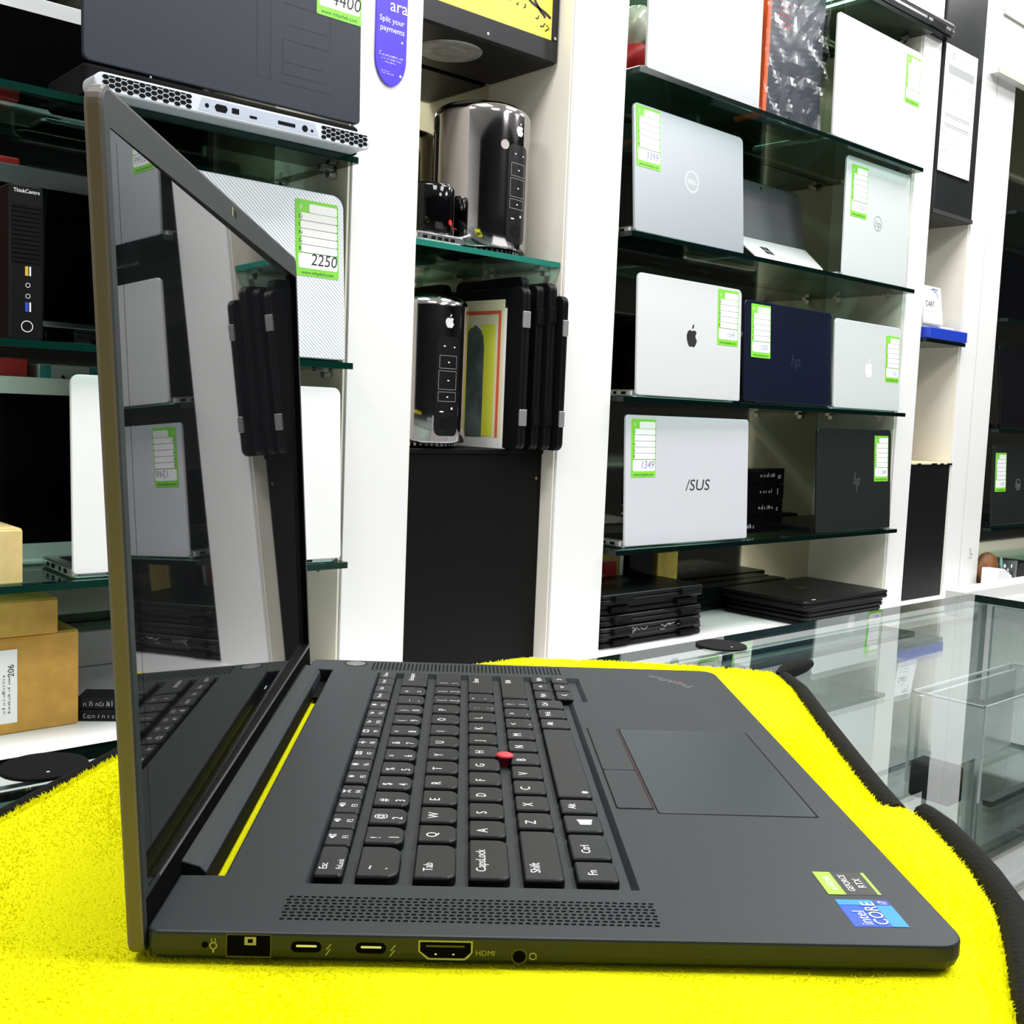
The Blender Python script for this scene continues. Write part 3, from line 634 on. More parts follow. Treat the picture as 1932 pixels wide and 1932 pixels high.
t = thing('carton', 'red and white carton high at the back of the lowest left shelf', 'box', (.27, 1.385, .828)); g = G(); g.box(0, 0, .0005, .135, .045, .302, 0, .002); obj('box', g, RED, t)
t = thing('carton', 'white carton with teal stripes at the back of the lowest left shelf', 'box', (.42, 1.385, .828)); g = G(); g.box(0, 0, .0005, .14, .045, .296, 0, .002); b = obj('box', g, WHITE, t)
g = G(RX90); g.rect(.002, .2, .018, .294, .0004, 0); g.rect(.075, .2, .088, .294, .0004, 0)
for i, (x, y) in enumerate(((.034, .28), (.05, .279), (.1, .28), (.118, .281), (.04, .262), (.055, .26), (.11, .26))): g.stroke([(x, y), (x+.006, y-.008), (x+.008, y-.016)], .004, .0004, 1)
obj('print', g, [mat('teal_print', (.08, .42, .45), .5), INKK], b)
t = thing('screen_standin', 'white framed black screen imitating a mirror reflection behind the small light carton', 'screen_standin', (.30, 1.362, .828))  # added panel imitates the white laptop's screen reflected in the mirror
g = G(); g.prism(rrect(.02, -.02, .16, .018, .01), .001, .008, .002); obj('stand', g, WHITE, t)
g = G(RX90); g.prism(rrect(-.21, .008, .21, .275, .006), -.012, 0, .001); bz = obj('bezel', g, WLID, t)
g = G(RX90); g.rect(-.19, .03, .19, .250, .0004); obj('screen', g, mat('screen_black', (.002, .002, .002), .15), bz)
def carton(label, x0, y0, z0, x1, y1, z1, m, tape=True):
    t = thing('carton', label, 'box', ((x0+x1)/2, y0, z0)); a = (x1-x0)/2
    g = G(); g.box(-a, 0, .0004, a, y1-y0, z1-z0, 0, .0015); b = obj('body', g, m, t)
    g = G(); g.box(-a+.001, .002, z1-z0, a-.001, (y1-y0)/2-.0006, z1-z0+.0012); g.box(-a+.001, (y1-y0)/2+.0006, z1-z0, a-.001, y1-y0-.002, z1-z0+.0012); obj('flap', g, m, b)
    return t
carton('small light carton at the left end of the lowest left shelf', .10, 1.185, .828, .335, 1.33, .900, LCARTON)
carton('low brown carton lying on top of the big labelled carton', .10, 1.262, .7405, .407, 1.40, .790, CARTON)
t = carton('big brown carton with a white address label on the base', .08, 1.272, BZ, .440, 1.42, .739, CARTON)
g = G(T(.010, 0, 0) @ RX90)
g.rect(.03, .016, .0845, .121, .0004, 0)
for i, x in enumerate((.060, .068, .075)): scrawl(g, x, .03, .055 if i else .075, .004, .0007, 1, i+2, (0, 1))
g.text('206', .080, .082, .0007, .012, 1, 'L', (0, 1))
obj('address_label', g, [TAGW, INKK], t)
GBOX = mat('grey_card', (.26, .26, .27), .6, var=(30, .08))
for z0, z1, lb in ((.660, .716, 'upper grey box beside the big labelled carton'), (BZ+.0004, .6595, 'lower grey box beside the big labelled carton')):
    t = thing('grey_box', lb, 'box', (.515, 1.365, z0), 0, 'grey boxes stacked behind the big carton'); g = G(); g.box(-.06, 0, .0003, .20, .07, z1-z0, 0, .0015); obj('box', g, GBOX, t)
for k, (z0, lb) in enumerate(((BZ+.0004, 'lower black adapter box on the base beside the big carton'), (BZ+.0184, 'upper black adapter box on the base beside the big carton'))):
    t = thing('adapter_box', lb, 'box', (.470, 1.325, z0), math.radians(-35)); g = G(); g.box(0, -.05, .0003, .11, 0, .0175, 0, .001); b = obj('box', g, BLACK, t)
    g = G(T(0, -.05, 0) @ RX90); scrawl(g, .01, .005, .08, .008, .0004, 0, k+20); obj('print', g, INKG, b)
# ---------------------------------------------------------------- right niche
t = thing('wall_box', 'black box with a printed notice taped on, right niche', 'cupboard', (2.682, 1.195, 1.662))
g = G(); g.box(0, 0, 0, .222, .235, .75, 0, .003); b = obj('body', g, mat('smoked_board', (.02, .021, .022), .3, spec=.3, var=(3, .3)), t)
g = G(RX90); g.box(0, .001, .0005, .222, .012, .003, 0); obj('edge_strip', g, mat('dark_strip', (.05, .05, .05), .35), b)
t = thing('notice', 'white printed notice sheet on the black box in the right niche', 'notice', (2.69, 1.191, 1.775))
Mn = T(.0, 0, 0) @ RX90
g = G(Mn); g.box(-.01, 0, 0, .17, .330, .0006); b = obj('paper', g, TAGW, t)
g = G(Mn); z = .0009
g.rect(.01, .258, .155, .280, z, 1)
for y in (.150, .124): g.rect(.008, y, .148, y+.003, z, 1); g.rect(.008, y-.005, .148, y-.003, z, 1)
for k in range(14): scrawl(g, .012, .245-.0068*k if k < 11 else .105-.012*(k-11), .10+.03*(k % 3), .004, z, 2, k+40)
g.ring(circ(.035, .305, .009), circ(.035, .305, .005), z, 1)
for k in range(5): scrawl(g, .066, .315-.007*k, .026, .005, z, 3, k+60)
scrawl(g, .125, .305, .02, .005, z, 2, 70); scrawl(g, .14, .03, .02, .006, z, 1, 71); scrawl(g, .004, .055, .02, .01, z, 1, 72)
for k in range(5): scrawl(g, .02, .085-.012*k, .07, .005, z, 2, k+80)
obj('print', g, [INKK, INKG, mat('pale_print', (.38, .38, .38), .6), mat('slate_print', (.25, .3, .38), .6)], b)
t = thing('blue_box', 'flat blue box on the narrow shelf of the right niche', 'box', (2.69, 1.18, 1.3285))
g = G(); g.box(.0, 0, .0003, .212, .10, .030, 0, .002); obj('box', g, mat('blue_card', (.012, .045, .45), .4), t)
t = thing('white_tray', 'thin white tray lying on the flat blue box', 'box', (2.69, 1.21, 1.359)); g = G(); g.box(0, 0, .0003, .19, .12, .010, 0, .002); obj('tray', g, WHITE, t)
t = thing('card_stand', 'small white card stand with blue figure above the blue box', 'sign', (2.69, 1.205, 1.3695))
g = G(Matrix.Rotation(math.radians(-8), 4, 'X') @ RX90); g.box(.0, .001, 0, .105, .105, .004); b = obj('card', g, TAGW, t)
g = G(Matrix.Rotation(math.radians(-8), 4, 'X') @ RX90); g.text('CART', .014, .048, .0045, .022, 0, sx=.9)
for k in range(3): scrawl(g, .012, .033-.010*k, .05, .005, .0045, 2, k+90)
g.stroke([(.05, .094), (.062, .099), (.078, .096), (.086, .098)], .004, .0045, 1); g.stroke([(.062, .099), (.066, .09), (.076, .09)], .003, .0045, 1); g.stroke([(.08, .09), (.084, .075)], .003, .0045, 1)
obj('print', g, [INKK, INKB, INKG], b)
t = thing('pedestal', 'tall black pedestal box with pale chipped top in the right niche', 'pedestal', (2.682, 1.203, BZ))
g = G(); g.box(0, 0, .0005, .222, .13, .382, 0, .002); b = obj('body', g, mat('black_board', (.005, .005, .006), .45, spec=.2), t)
g = G(); g.box(-.0, -.002, .382, .222, .13, .388, 0, .001); obj('pedestal_top', g, mat('pale_wood', (.74, .62, .38), .6, var=(30, .1)), t)
g = G(); 
for k, (x, y) in enumerate(((.03, -.0022), (.11, -.0024), (.16, -.0022), (.2, -.0024))): g.box(x, y, .380, x+.02+.01*(k % 2), y+.002, .3855)
obj('chipped_edge', g, BLACK, b)
t = thing('hook', 'thin wire hook on the white panel near the right edge', 'hook', (3.06, 1.1985, .70))
g = G(); g.tube([(0, 0, .03), (.001, -.004, .015), (-.003, -.008, .004), (-.008, -.008, .0), (-.012, -.006, .004)], .0009); g.tube([(.006, 0, .012), (.006, -.006, .012)], .0012); obj('wire', g, mat('wire_grey', (.25, .25, .26), .4, .6), t)
# far right, on the base
t = thing('adapter', 'white plastic wedge adapter standing at the far right base', 'adapter', (3.12, 1.12, BZ))
g = G(RX90); g.prism([(-.035, .0), (.006, .0), (.012, .012), (.055, .016), (.066, .03), (.062, .05), (.012, .072), (-.035, .075)], -.05, 0, .002); obj('body', g, WLID, t)
t = thing('pouch', 'brown paper pouch beside the glass tumbler, far right base', 'pouch', (3.185, 1.20, BZ))
g = G(); blob(g, .05, .03, .11, 0, 12, .12); obj('bag', g, mat('brown_paper', (.16, .06, .015), .55, var=(25, .3)), t)
t = thing('tumbler', 'clear glass tumbler with dark contents on the far right base', 'glass', (3.285, 1.19, BZ))
g = G(); g.lathe([(.036, .001), (.040, .085), (.037, .085), (.034, .006), (0, .005)], 0, 0, 0, 32, (True, False)); obj('wall', g, GLASS, t)
g = G(); blob(g, .028, .028, .05, 0, 4, .2); obj('contents', g, BLACK, t)
t = thing('black_box', 'low black box at the right picture edge on the base', 'box', (3.36, 1.23, BZ)); g = G(); g.box(0, 0, .0004, .22, .14, .055, 0, .002); obj('box', g, BLACK, t)
# ---------------------------------------------------------------- the glass counter
CZ = .898
CTOP = glass('counter_glass', (.96, .985, .98), 1.62)
t = thing('counter', 'glass display counter under the yellow towel', 'counter', (.3, -.1, 0))
M = T(-.3, .1, 0); CX0, CX1, CY0, CY1 = -1.3, 1.06, -.55, .252
def pane(name, x0, y0, z0, x1, y1, z1, gm, em, par, MM=M):
    g = G(MM); g.box(x0, y0, z0, x1, y1, z1)
    d = [x1-x0, y1-y0, z1-z0]; ax = d.index(min(d))            # edges of the pane in edge colour
    for i, q in enumerate(((2,), (2,), (1,), (0,), (1,), (0,))): g.mi[i] = 0 if q[0] == ax else 1
    return obj(name, g, [gm, em], par)
LEDGE = mat('light_glass_edge', (.30, .42, .39), .15, spec=.4)
pane('glass_top', CX0, CY0, CZ-.008, CX1, CY1, CZ, CTOP, GEDGE, t)
pane('back_pane', CX0, CY1-.02, .12, CX1, CY1-.014, CZ-.0085, GLASS, LEDGE, t)
pane('front_pane', CX0, CY0+.006, .12, CX1, CY0+.012, CZ-.0085, GLASS, TEDGE, t)
pane('inner_shelf', CX0, CY0+.02, .740, CX1-.012, CY1-.03, .7455, GLASS, TEDGE, t)
pane('side_pane', CX1-.010, CY0+.02, .12, CX1-.004, CY1-.03, CZ-.0085, GLASS, LEDGE, t)
g = G(M); g.box(CX0, CY0, 0, CX1, CY1, .118, 0, .002); obj('plinth', g, WHITE, t)
g = G(M); g.box(CX0, CY0+.02, .119, CX1-.015, CY1-.03, .135); obj('floor_board', g, WHITE, t)
DMET = mat('dark_metal', (.03, .036, .04), .35, .4)
g = G(M); g.box(.824, .108, .746, CX1-.014, .116, .751); obj('rail', g, DMET, t)
g = G(M); g.box(.60, -.03, .746, CX1-.014, -.018, .754); obj('rail', g, DMET, t)
t = thing('counter_strip', 'narrow green glass strip under the back edge of the counter top', 'glass strip', (.3, .21, CZ-.0135))
pane('strip', -1.29, .195, CZ-.0135, .83, .229, CZ-.0085, SGLASS, GEDGE, t, T(-.3, -.21, -CZ+.0135))
for (x, y, l) in ((.576, .227, 'black disc on the counter glass beyond the towel corner'), (.046, .228, 'black disc on the counter glass left of the open laptop')):
    t = thing('disc', l, 'disc', (x, y, CZ+.0002)); g = G(); g.lathe([(.0205, 0), (.0205, .0012), (.0195, .0016)], 0, 0, 0, 40); b = obj('pad', g, DBLK, t)
    g = G(); g.poly(circ(-.002, -.012, .0009, 8), .0019); obj('mark', g, INKW, b)
# neighbouring counter to the right and what stands in the glass one
t = thing('counter', 'white framed glass counter joining the first one at the right', 'counter', (1.5, -.1, 0))
M = T(-1.5, .1, 0)
pane('glass_top', 1.066, -.9, CZ-.008, 2.3, .262, CZ, CTOP, LEDGE, t)
g = G(M)
for q in ((1.066, .2625, CZ-.03, 2.3, .285, CZ+.001), (1.066, -.9, 0, 2.3, .232, .70)): g.box(*q, 0, .002)
obj('frame', g, WHITE, t)
g = G(M); g.box(1.066, .235, .01, 2.3, .245, CZ-.0085); obj('back_board', g, WHITE, t)
t = thing('display_box', 'clear acrylic display box standing inside the counter at the lower right', 'display box', (.93, .155, .7460))
ACR = glass('acrylic', (.95, .97, .97), 1.45)
x0, x1, y0, y1, h = -.106, .104, -.035, .035, .088
g = G(); g.box(x0, y0, .0005, x1, y1, h); b = obj('acrylic_shell', g, ACR, t)
g = G()
for (x, y) in ((x0, y0), (x1, y0), (x0, y1), (x1, y1)): g.box(x-.0009, y-.0009, .0005, x+.0009, y+.0009, h)
for q in ((x0, y0, x1, y0+.0015), (x0, y1-.0015, x1, y1), (x0, y0, x0+.0015, y1), (x1-.0015, y0, x1, y1)): g.box(q[0], q[1], h-.001, q[2], q[3], h+.001)
obj('edges', g, mat('bright_edge', (.85, .88, .88), .3), b)
g = G(); g.box(x0+.004, y1-.008, .002, x1-.004, y1-.004, h-.004); obj('sheen_panel', g, WHITE, b)  # white sheet added in place of the acrylic's bright reflection
t = thing('black_box', 'small black box inside the counter beside the clear display box', 'box', (.802, .150, .7460)); g = G(); g.box(-.012, -.02, .0004, .012, .02, .034, 0, .002); obj('box', g, BLACK, t)

# ---------------------------------------------------------------- the towel
PILE = bpy.data.materials.new('yellow_pile'); PILE.use_nodes = True; nt = PILE.node_tree; nt.nodes.clear()
no = nt.nodes.new('ShaderNodeOutputMaterial'); na = nt.nodes.new('ShaderNodeMixShader'); na.inputs[0].default_value = .5
nd = nt.nodes.new('ShaderNodeBsdfDiffuse'); nd.inputs[0].default_value = (.92, .90, .008, 1); nr = nt.nodes.new('ShaderNodeBsdfTranslucent'); nr.inputs[0].default_value = (.92, .90, .008, 1)
nt.links.new(nd.outputs[0], na.inputs[1]); nt.links.new(nr.outputs[0], na.inputs[2]); nt.links.new(na.outputs[0], no.inputs[0])
YEL = mat('yellow_plush', (.90, .89, .006), .9, spec=.05, bump=(900, .5))
t = thing('towel', 'bright yellow plush towel with black hem under the open laptop', 'towel', (.2, 0, CZ+.0007))
OUT = [(-.62, -.30), (-.08, .090), (.004, .155), (.070, .204), (.105, .232), (.13, .250), (.22, .256), (.30, .256), (.368, .252), (.38, .248), (.413, .222), (.44, .196), (.465, .170), (.489, .143), (.503, .121), (.482, .094), (.43, .044), (.376, -.009), (.343, -.042), (.324, -.062), (.331, -.071), (.322, -.085), (.305, -.103), (.288, -.120), (.266, -.139), (.238, -.155), (.205, -.172), (.16, -.20), (.05, -.30), (-.25, -.52)]
TH = .0112
def inside(x, y, P=OUT):
    c = False; j = len(P)-1
    for i in range(len(P)):
        if (P[i][1] > y) != (P[j][1] > y) and x < (P[j][0]-P[i][0])*(y-P[i][1])/(P[j][1]-P[i][1])+P[i][0]: c = not c
        j = i
    return c
def edge_d(x, y, P=OUT):
    best = 9.
    for i in range(len(P)):
        ax, ay = P[i-1]; bx, by = P[i]; dx, dy = bx-ax, by-ay; q = max(0, min(1, ((x-ax)*dx+(y-ay)*dy)/(dx*dx+dy*dy)))
        best = min(best, math.hypot(x-ax-q*dx, y-ay-q*dy))
    return best
LW = math.radians(-39.193); LC, LS = math.cos(LW), math.sin(LW)
def under_laptop(x, y, m=0.):
    u = x*LC+y*LS; v = -x*LS+y*LC
    return -.006-m < u < .254+m and -m < v < .3595+m
def towel_z(x, y):
    d = edge_d(x, y); z = TH*min(1, (d/.008)**.5) if d < .008 else TH
    s = min(1, d/.03)
    z += s*(.0007*math.sin(31*x+17*y)+.0006*math.sin(-23*x+41*y+1)+.0004*math.sin(90*x-60*y))
    if under_laptop(x, y, .004): z = min(z, TH-.0002)
    return z
bm = bmesh.new(); step = .007; grid = {}
dense = []
for i in range(len(OUT)):
    a, b_ = OUT[i-1], OUT[i]; n_ = max(1, int(math.hypot(b_[0]-a[0], b_[1]-a[1])/.006))
    dense += [(a[0]+(b_[0]-a[0])*k/n_, a[1]+(b_[1]-a[1])*k/n_) for k in range(n_)]
ring = [bm.verts.new((x, y, .004)) for x, y in dense]
ed = [bm.edges.new((ring[i-1], ring[i])) for i in range(len(ring))]
inn = [(.006, )]
r = bmesh.ops.triangle_fill(bm, edges=ed, use_beauty=True)
for k in range(5):
    long = [e for e in bm.edges if e.calc_length() > .011 and -.45 < e.verts[0].co.x]
    if not long: break
    bmesh.ops.subdivide_edges(bm, edges=long, cuts=1, use_grid_fill=False); bmesh.ops.triangulate(bm, faces=bm.faces[:])
for v in bm.verts:
    v.co.z = towel_z(v.co.x, v.co.y) if not v.is_boundary else .002
for f in bm.faces: f.smooth = True
bm.normal_update()
for f in bm.faces:
    if f.normal.z < 0: f.normal_flip()
bmesh.ops.translate(bm, verts=bm.verts, vec=(-.2, 0, 0))
me = bpy.data.meshes.new('cloth'); bm.to_mesh(me); bm.free(); me.materials.append(YEL)
cl = bpy.data.objects.new('cloth', me); COL.objects.link(cl); cl.parent = t
# plush pile: short bent fibres, nobody could count them
import numpy as np
rs = np.random.RandomState(3); N = 330000
px = rs.uniform(-.30, .52, N); py = rs.uniform(-.32, .262, N)
cam_xy = np.array((-.1296, -.3034))
# only where the picture can see it: keep inside the outline, outside the laptop's footprint
P = np.array(OUT); c = np.zeros(N, bool); j = len(P)-1
for i in range(len(P)):
    hit = ((P[i, 1] > py) != (P[j, 1] > py)) & (px < (P[j, 0]-P[i, 0])*(py-P[i, 1])/(P[j, 1]-P[i, 1]+1e-12)+P[i, 0]); c ^= hit; j = i
u = px*LC+py*LS; v = -px*LS+py*LC
c &= ~((u > -.001) & (u < .2530) & (v > .0008) & (v < .359))
px, py = px[c], py[c]; N = len(px)
dd = np.full(N, 9.)
for i in range(len(P)):
    ax, ay = P[i-1]; dx, dy = P[i]-P[i-1]; q = np.clip(((px-ax)*dx+(py-ay)*dy)/(dx*dx+dy*dy), 0, 1); dd = np.minimum(dd, np.hypot(px-ax-q*dx, py-ay-q*dy))
pz = np.where(dd < .008, TH*np.sqrt(np.clip(dd/.008, 0, 1)), TH)-.0012
ang = rs.uniform(0, 2*PI, N); ln = rs.uniform(.0016, .0028, N); wd = .00035; bend = rs.uniform(.2, 1.0, N)
under = ((px*LC+py*LS > -.006) & (px*LC+py*LS < .257) & (-px*LS+py*LC > -.004) & (-px*LS+py*LC < .363)); ln = np.where(under, ln*.75, ln)
ca, sa = np.cos(ang), np.sin(ang)
V = np.empty((N, 5, 3)); tip = ln*bend
for k, (f, s) in enumerate(((0, 1), (0, -1), (.55, .9), (.55, -.9), (1, 0))):
    V[:, k, 0] = px+ca*tip*f*f-sa*wd*s-.2; V[:, k, 1] = py+sa*tip*f*f+ca*wd*s; V[:, k, 2] = pz+ln*f*np.sqrt(np.clip(1-.35*bend*f, .2, 1))
me = bpy.data.meshes.new('pile'); base = np.arange(N)[:, None]*5
tri = np.stack([base+np.array((0, 1, 3)), base+np.array((0, 3, 2)), base+np.array((2, 3, 4))], 1).reshape(-1, 3)
me.vertices.add(N*5); me.vertices.foreach_set('co', V.reshape(-1)); me.loops.add(len(tri)*3); me.polygons.add(len(tri))
me.loops.foreach_set('vertex_index', tri.reshape(-1).astype(np.int32)); me.polygons.foreach_set('loop_start', np.arange(0, len(tri)*3, 3, dtype=np.int32)); me.polygons.foreach_set('loop_total', np.full(len(tri), 3, dtype=np.int32))
me.update(calc_edges=True); me.materials.append(PILE)
pl = bpy.data.objects.new('pile', me); COL.objects.link(pl); pl.parent = t; pl['kind'] = 'stuff'
HEM = mat('black_hem', (.010, .010, .009), .85, spec=.1, bump=(500, .4))
g = G(T(-.2, 0, 0)); idx = [i for i in range(len(OUT))]
def hem(i0, i1, r0):
    pts = []
    for i in range(i0, i1):
        a, b_ = OUT[i], OUT[(i+1) % len(OUT)]; n_ = max(1, int(math.hypot(b_[0]-a[0], b_[1]-a[1])/.012))
        for k in range(n_): pts.append((a[0]+(b_[0]-a[0])*k/n_, a[1]+(b_[1]-a[1])*k/n_))
    pts.append(OUT[i1 % len(OUT)]); out = []
    for i, p in enumerate(pts):
        d = Vector(pts[min(i+1, len(pts)-1)])-Vector(pts[max(i-1, 0)]); nn = Vector((-d.y, d.x)).normalized()
        out.append((p[0]+nn.x*r0*.7, p[1]+nn.y*r0*.7, r0*.95))
    g.tube(out, r0, 0, 8)
hem(0, 6, .0042); hem(8, 14, .0040); hem(14, 19, .0052); hem(20, 27, .0058)
obj('hem', g, HEM, t)
g = G(T(-.2, 0, 0)); g.tube([(.505, .124, .006), (.515, .1245, .0075), (.525, .126, .008), (.540, .1275, .0085), (.551, .128, .0085)], [.003, .0055, .0062, .0058, .003], 0, 10); obj('hanging_loop', g, HEM, t)
# ---------------------------------------------------------------- the open laptop on the towel
DECK = mat('soft_touch_black', (.0155, .0200, .0240), .48, bump=(2600, .06), spec=.33)
RIM = mat('warm_lit_rim', (.105, .082, .070), .5, bump=(1500, .05))  # brownish colour stands in for warm light reflected along the lid edge
KEY = mat('key_black', (.0088, .0110, .0128), .42, spec=.3)
PADM = mat('touchpad_glass', (.0215, .029, .035), .34, spec=.4)
W, D, BT = .3595, .2538, .0094
t = thing('laptop', 'large open black laptop standing on the yellow towel in the foreground', 'laptop', (0, 0, .92-BT), LW)
MB = T(0, 0, BT)                                             # deck level is z = 0 in what follows
def corner(cx, cy, r, a0, n=6): return [(cx+r*math.cos(a0+PI/2*k/n), cy+r*math.sin(a0+PI/2*k/n)) for k in range(n+1)]
out = corner(D-.010, .010, .010, -PI/2)+corner(D-.010, W-.010, .010, 0)+corner(.004, W-.004, .004, PI/2)+[(0, .3345), (.0148, .3335), (.0148, .0405), (0, .0402)]+corner(.004, .004, .004, PI)
g = G(MB)
def loop(p, z): return [(x, y, z) for x, y in p]
ch = .0009
g.loft([loop(offset(out, .0025), -BT), loop(offset(out, .0008), -BT+.0018), loop(out, -BT+.004), loop(out, -ch), loop(offset(out, ch*.4), -ch*.25), loop(offset(out, ch), 0)], 0, (True, False))
well = [(.0425, .0350), (.1555, .0350), (.1555, .2735), (.1645, .2755), (.1645, .3290), (.0425, .3290)]
well = [(x, y) for x, y in well]
bm = bmesh.new(); top = offset(out, ch)
lv = [[bm.verts.new((x, y, 0)) for x, y in p] for p in (top, well)]
ed = [bm.edges.new((q[i-1], q[i])) for q in lv for i in range(len(q))]
bmesh.ops.triangle_fill(bm, edges=ed, use_beauty=True)
bm.verts.index_update(); g.add([tuple(v.co) for v in bm.verts], [tuple(v.index for v in f.verts) for f in bm.faces]); bm.free()
wi = offset(well, .0020); g.loft([loop(well, 0), loop(wi, -.0026)], 0, (False, False)); g.poly(wi, -.0026)
deck = obj('base', g, [DECK], t)
# keys -------------------------------------------------------------
def key(x0, y0, x1, y1, leg=(), rf=.0035, gap=.0, zt=.0010, icon=None):
    g = G(MB); e = .0004
    rad = lambda c: (rf, rf, .0012, .0012)
    L = lambda c, z: loop(rrect(x0+e, y0+e, x1-e, y1-e, rad(c), 4, c), z)
    g.loft([L(0, -.0025), L(.0001, .0001)], 2, (False, False)); g.loft([L(.0001, .0001), L(.00035, .0006), L(.0008, zt)], 0, (False, True))  # key sides drawn black: shade between the keys put into the colour
    for (s, fx, dy, size, *al) in leg:
        g.text(s, x0+(x1-x0)*fx, y0+dy, zt+.00006, size, 1, al[0] if al else 'L', (0, 1), .95)
    if icon: icon(g, x0, y0, x1, y1, zt+.00006)
    return obj('key', g, [KEY, INKW, DBLK], t)
A = lambda s: [(s, .50, .0042, .0060)]
def two(a, b): return [(a, .42, .0045, .0056), (b, .86, .0045, .0056)]
U = .01905; X2 = (.0582, .0738); X3 = (.0778, .0934); X4 = (.0969, .1122); X5 = (.1160, .1310); X6 = (.1343, .1500); XF = (.0440, .0548)
# number row
key(X2[0], .0390, X2[1], .0655, [('~', .42, .0060, .0056), ('`', .90, .0060, .0056)], .0055)
for k, (a, b) in enumerate(zip('!@#$%^&*()_+', '1234567890-=')): key(X2[0], .0676+U*k, X2[1], .0676+U*(k+1)-.0021, two(a, b), .0045)
key(X2[0], .2962, X2[1], .3285, [('Backspace', .45, .012, .0042)])
key(X3[0], .0390, X3[1], .0682, [('Tab', .45, .0055, .0048)], .0045)
for k, a in enumerate('QWERTYUIOP'): key(X3[0], .0703+U*k, X3[1], .0703+U*(k+1)-.0021, A(a), .0042)
for k, (a, b) in enumerate((('{', '['), ('}', ']'))): key(X3[0], .0703+U*(10+k), X3[1], .0703+U*(11+k)-.0021, two(a, b))
key(X3[0], .0703+U*12, X3[1], .3285, two('|', '\\'))
key(X4[0], .0390, X4[1], .0738, [('CapsLock', .42, .0060, .0050)], .004)
for k, a in enumerate('ASDFGHJKL'): key(X4[0], .0760+U*k, X4[1], .0760+U*(k+1)-.0021, A(a), .0035)
for k, (a, b) in enumerate(((':', ';'), ('"', "'"))): key(X4[0], .0760+U*(9+k), X4[1], .0760+U*(10+k)-.0021, two(a, b))
key(X4[0], .0760+U*11, X4[1], .3285, [('Enter', .42, .022, .0046)])
key(X5[0], .0390, X5[1], .0834, [('Shift', .42, .0060, .0050)], .003)
for k, a in enumerate('ZXCVBNM'): key(X5[0], .0855+U*k, X5[1], .0855+U*(k+1)-.0021, A(a), .0032)
for k, (a, b) in enumerate((('<', ','), ('>', '.'), ('?', '/'))): key(X5[0], .0855+U*(7+k), X5[1], .0855+U*(8+k)-.0021, two(a, b))
key(X5[0], .0855+U*10, X5[1], .3285, [('Shift', .42, .032, .0046)])
def win(g, x0, y0, x1, y1, z):
    cx, cy = (x0+x1)/2+.0008, (y0+y1)/2+.001; s = .0026
    g.poly([(cx-s*.8, cy-s), (cx+s*.8, cy-s*1.0), (cx+s, cy-.0002), (cx-s, cy-.0002)], z, 1); g.poly([(cx-s, cy+.0002), (cx+s, cy+.0002), (cx+s*1.2, cy+s), (cx-s*1.2, cy+s)], z, 1)
def star(cx, cy, r, g, z, n=8, inner=.45):
    p = []
    for k in range(2*n):
        a = PI*k/n; q = r if k % 2 == 0 else r*inner; p.append((cx+q*math.cos(a), cy+q*math.sin(a)))
    g.poly(p, z, 1)
key(X6[0], .0390, X6[1], .0562, [('Fn', .5, .0050, .0048)], .003)
key(X6[0], .0578, X6[1], .0813, [('Ctrl', .48, .0050, .0048)], .003)
key(X6[0], .0832, X6[1], .1008, (), .003, icon=win)
key(X6[0], .1028, X6[1], .1186, [('Alt', .42, .0045, .0046)], .003)
key(X6[0], .1206, X6[1], .2180, (), .003, icon=lambda g, x0, y0, x1, y1, z: star(x1-.0035, y0+.006, .0019, g, z, 6))
key(X6[0], .2200, X6[1], .2365, [('Alt', .42, .0045, .0046)], .003)
key(X6[0], .2385, X6[1], .2550, [('PrtSc', .42, .0030, .0040)], .003)
key(X6[0], .2570, X6[1], .2738, [('Ctrl', .42, .0040, .0046)], .003)
def arrow(dx, dy):
    def f(g, x0, y0, x1, y1, z):
        cx, cy = (x0+x1)/2, (y0+y1)/2; s = .0016
        g.stroke([(cx-dx*s*.5+dy*s, cy-dy*s*.5+dx*s), (cx+dx*s*.7, cy+dy*s*.7), (cx-dx*s*.5-dy*s, cy-dy*s*.5-dx*s)], .0007, z, 1)
    return f
XA = (.1345, .1447); XB = (.1468, .1570)
key(XA[0], .2765, XA[1], .2935, [('PgUp', .6, .0030, .0036)], .002); key(XA[0], .2950, XA[1], .3110, (), .002, icon=arrow(-1, 0)); key(XA[0], .3128, XA[1], .3285, [('PgDn', .6, .0030, .0036)], .002)
key(XB[0], .2765, XB[1], .2935, (), .002, icon=arrow(0, -1)); key(XB[0], .2950, XB[1], .3110, (), .002, icon=arrow(1, 0)); key(XB[0], .3128, XB[1], .3285, (), .002, icon=arrow(0, 1))
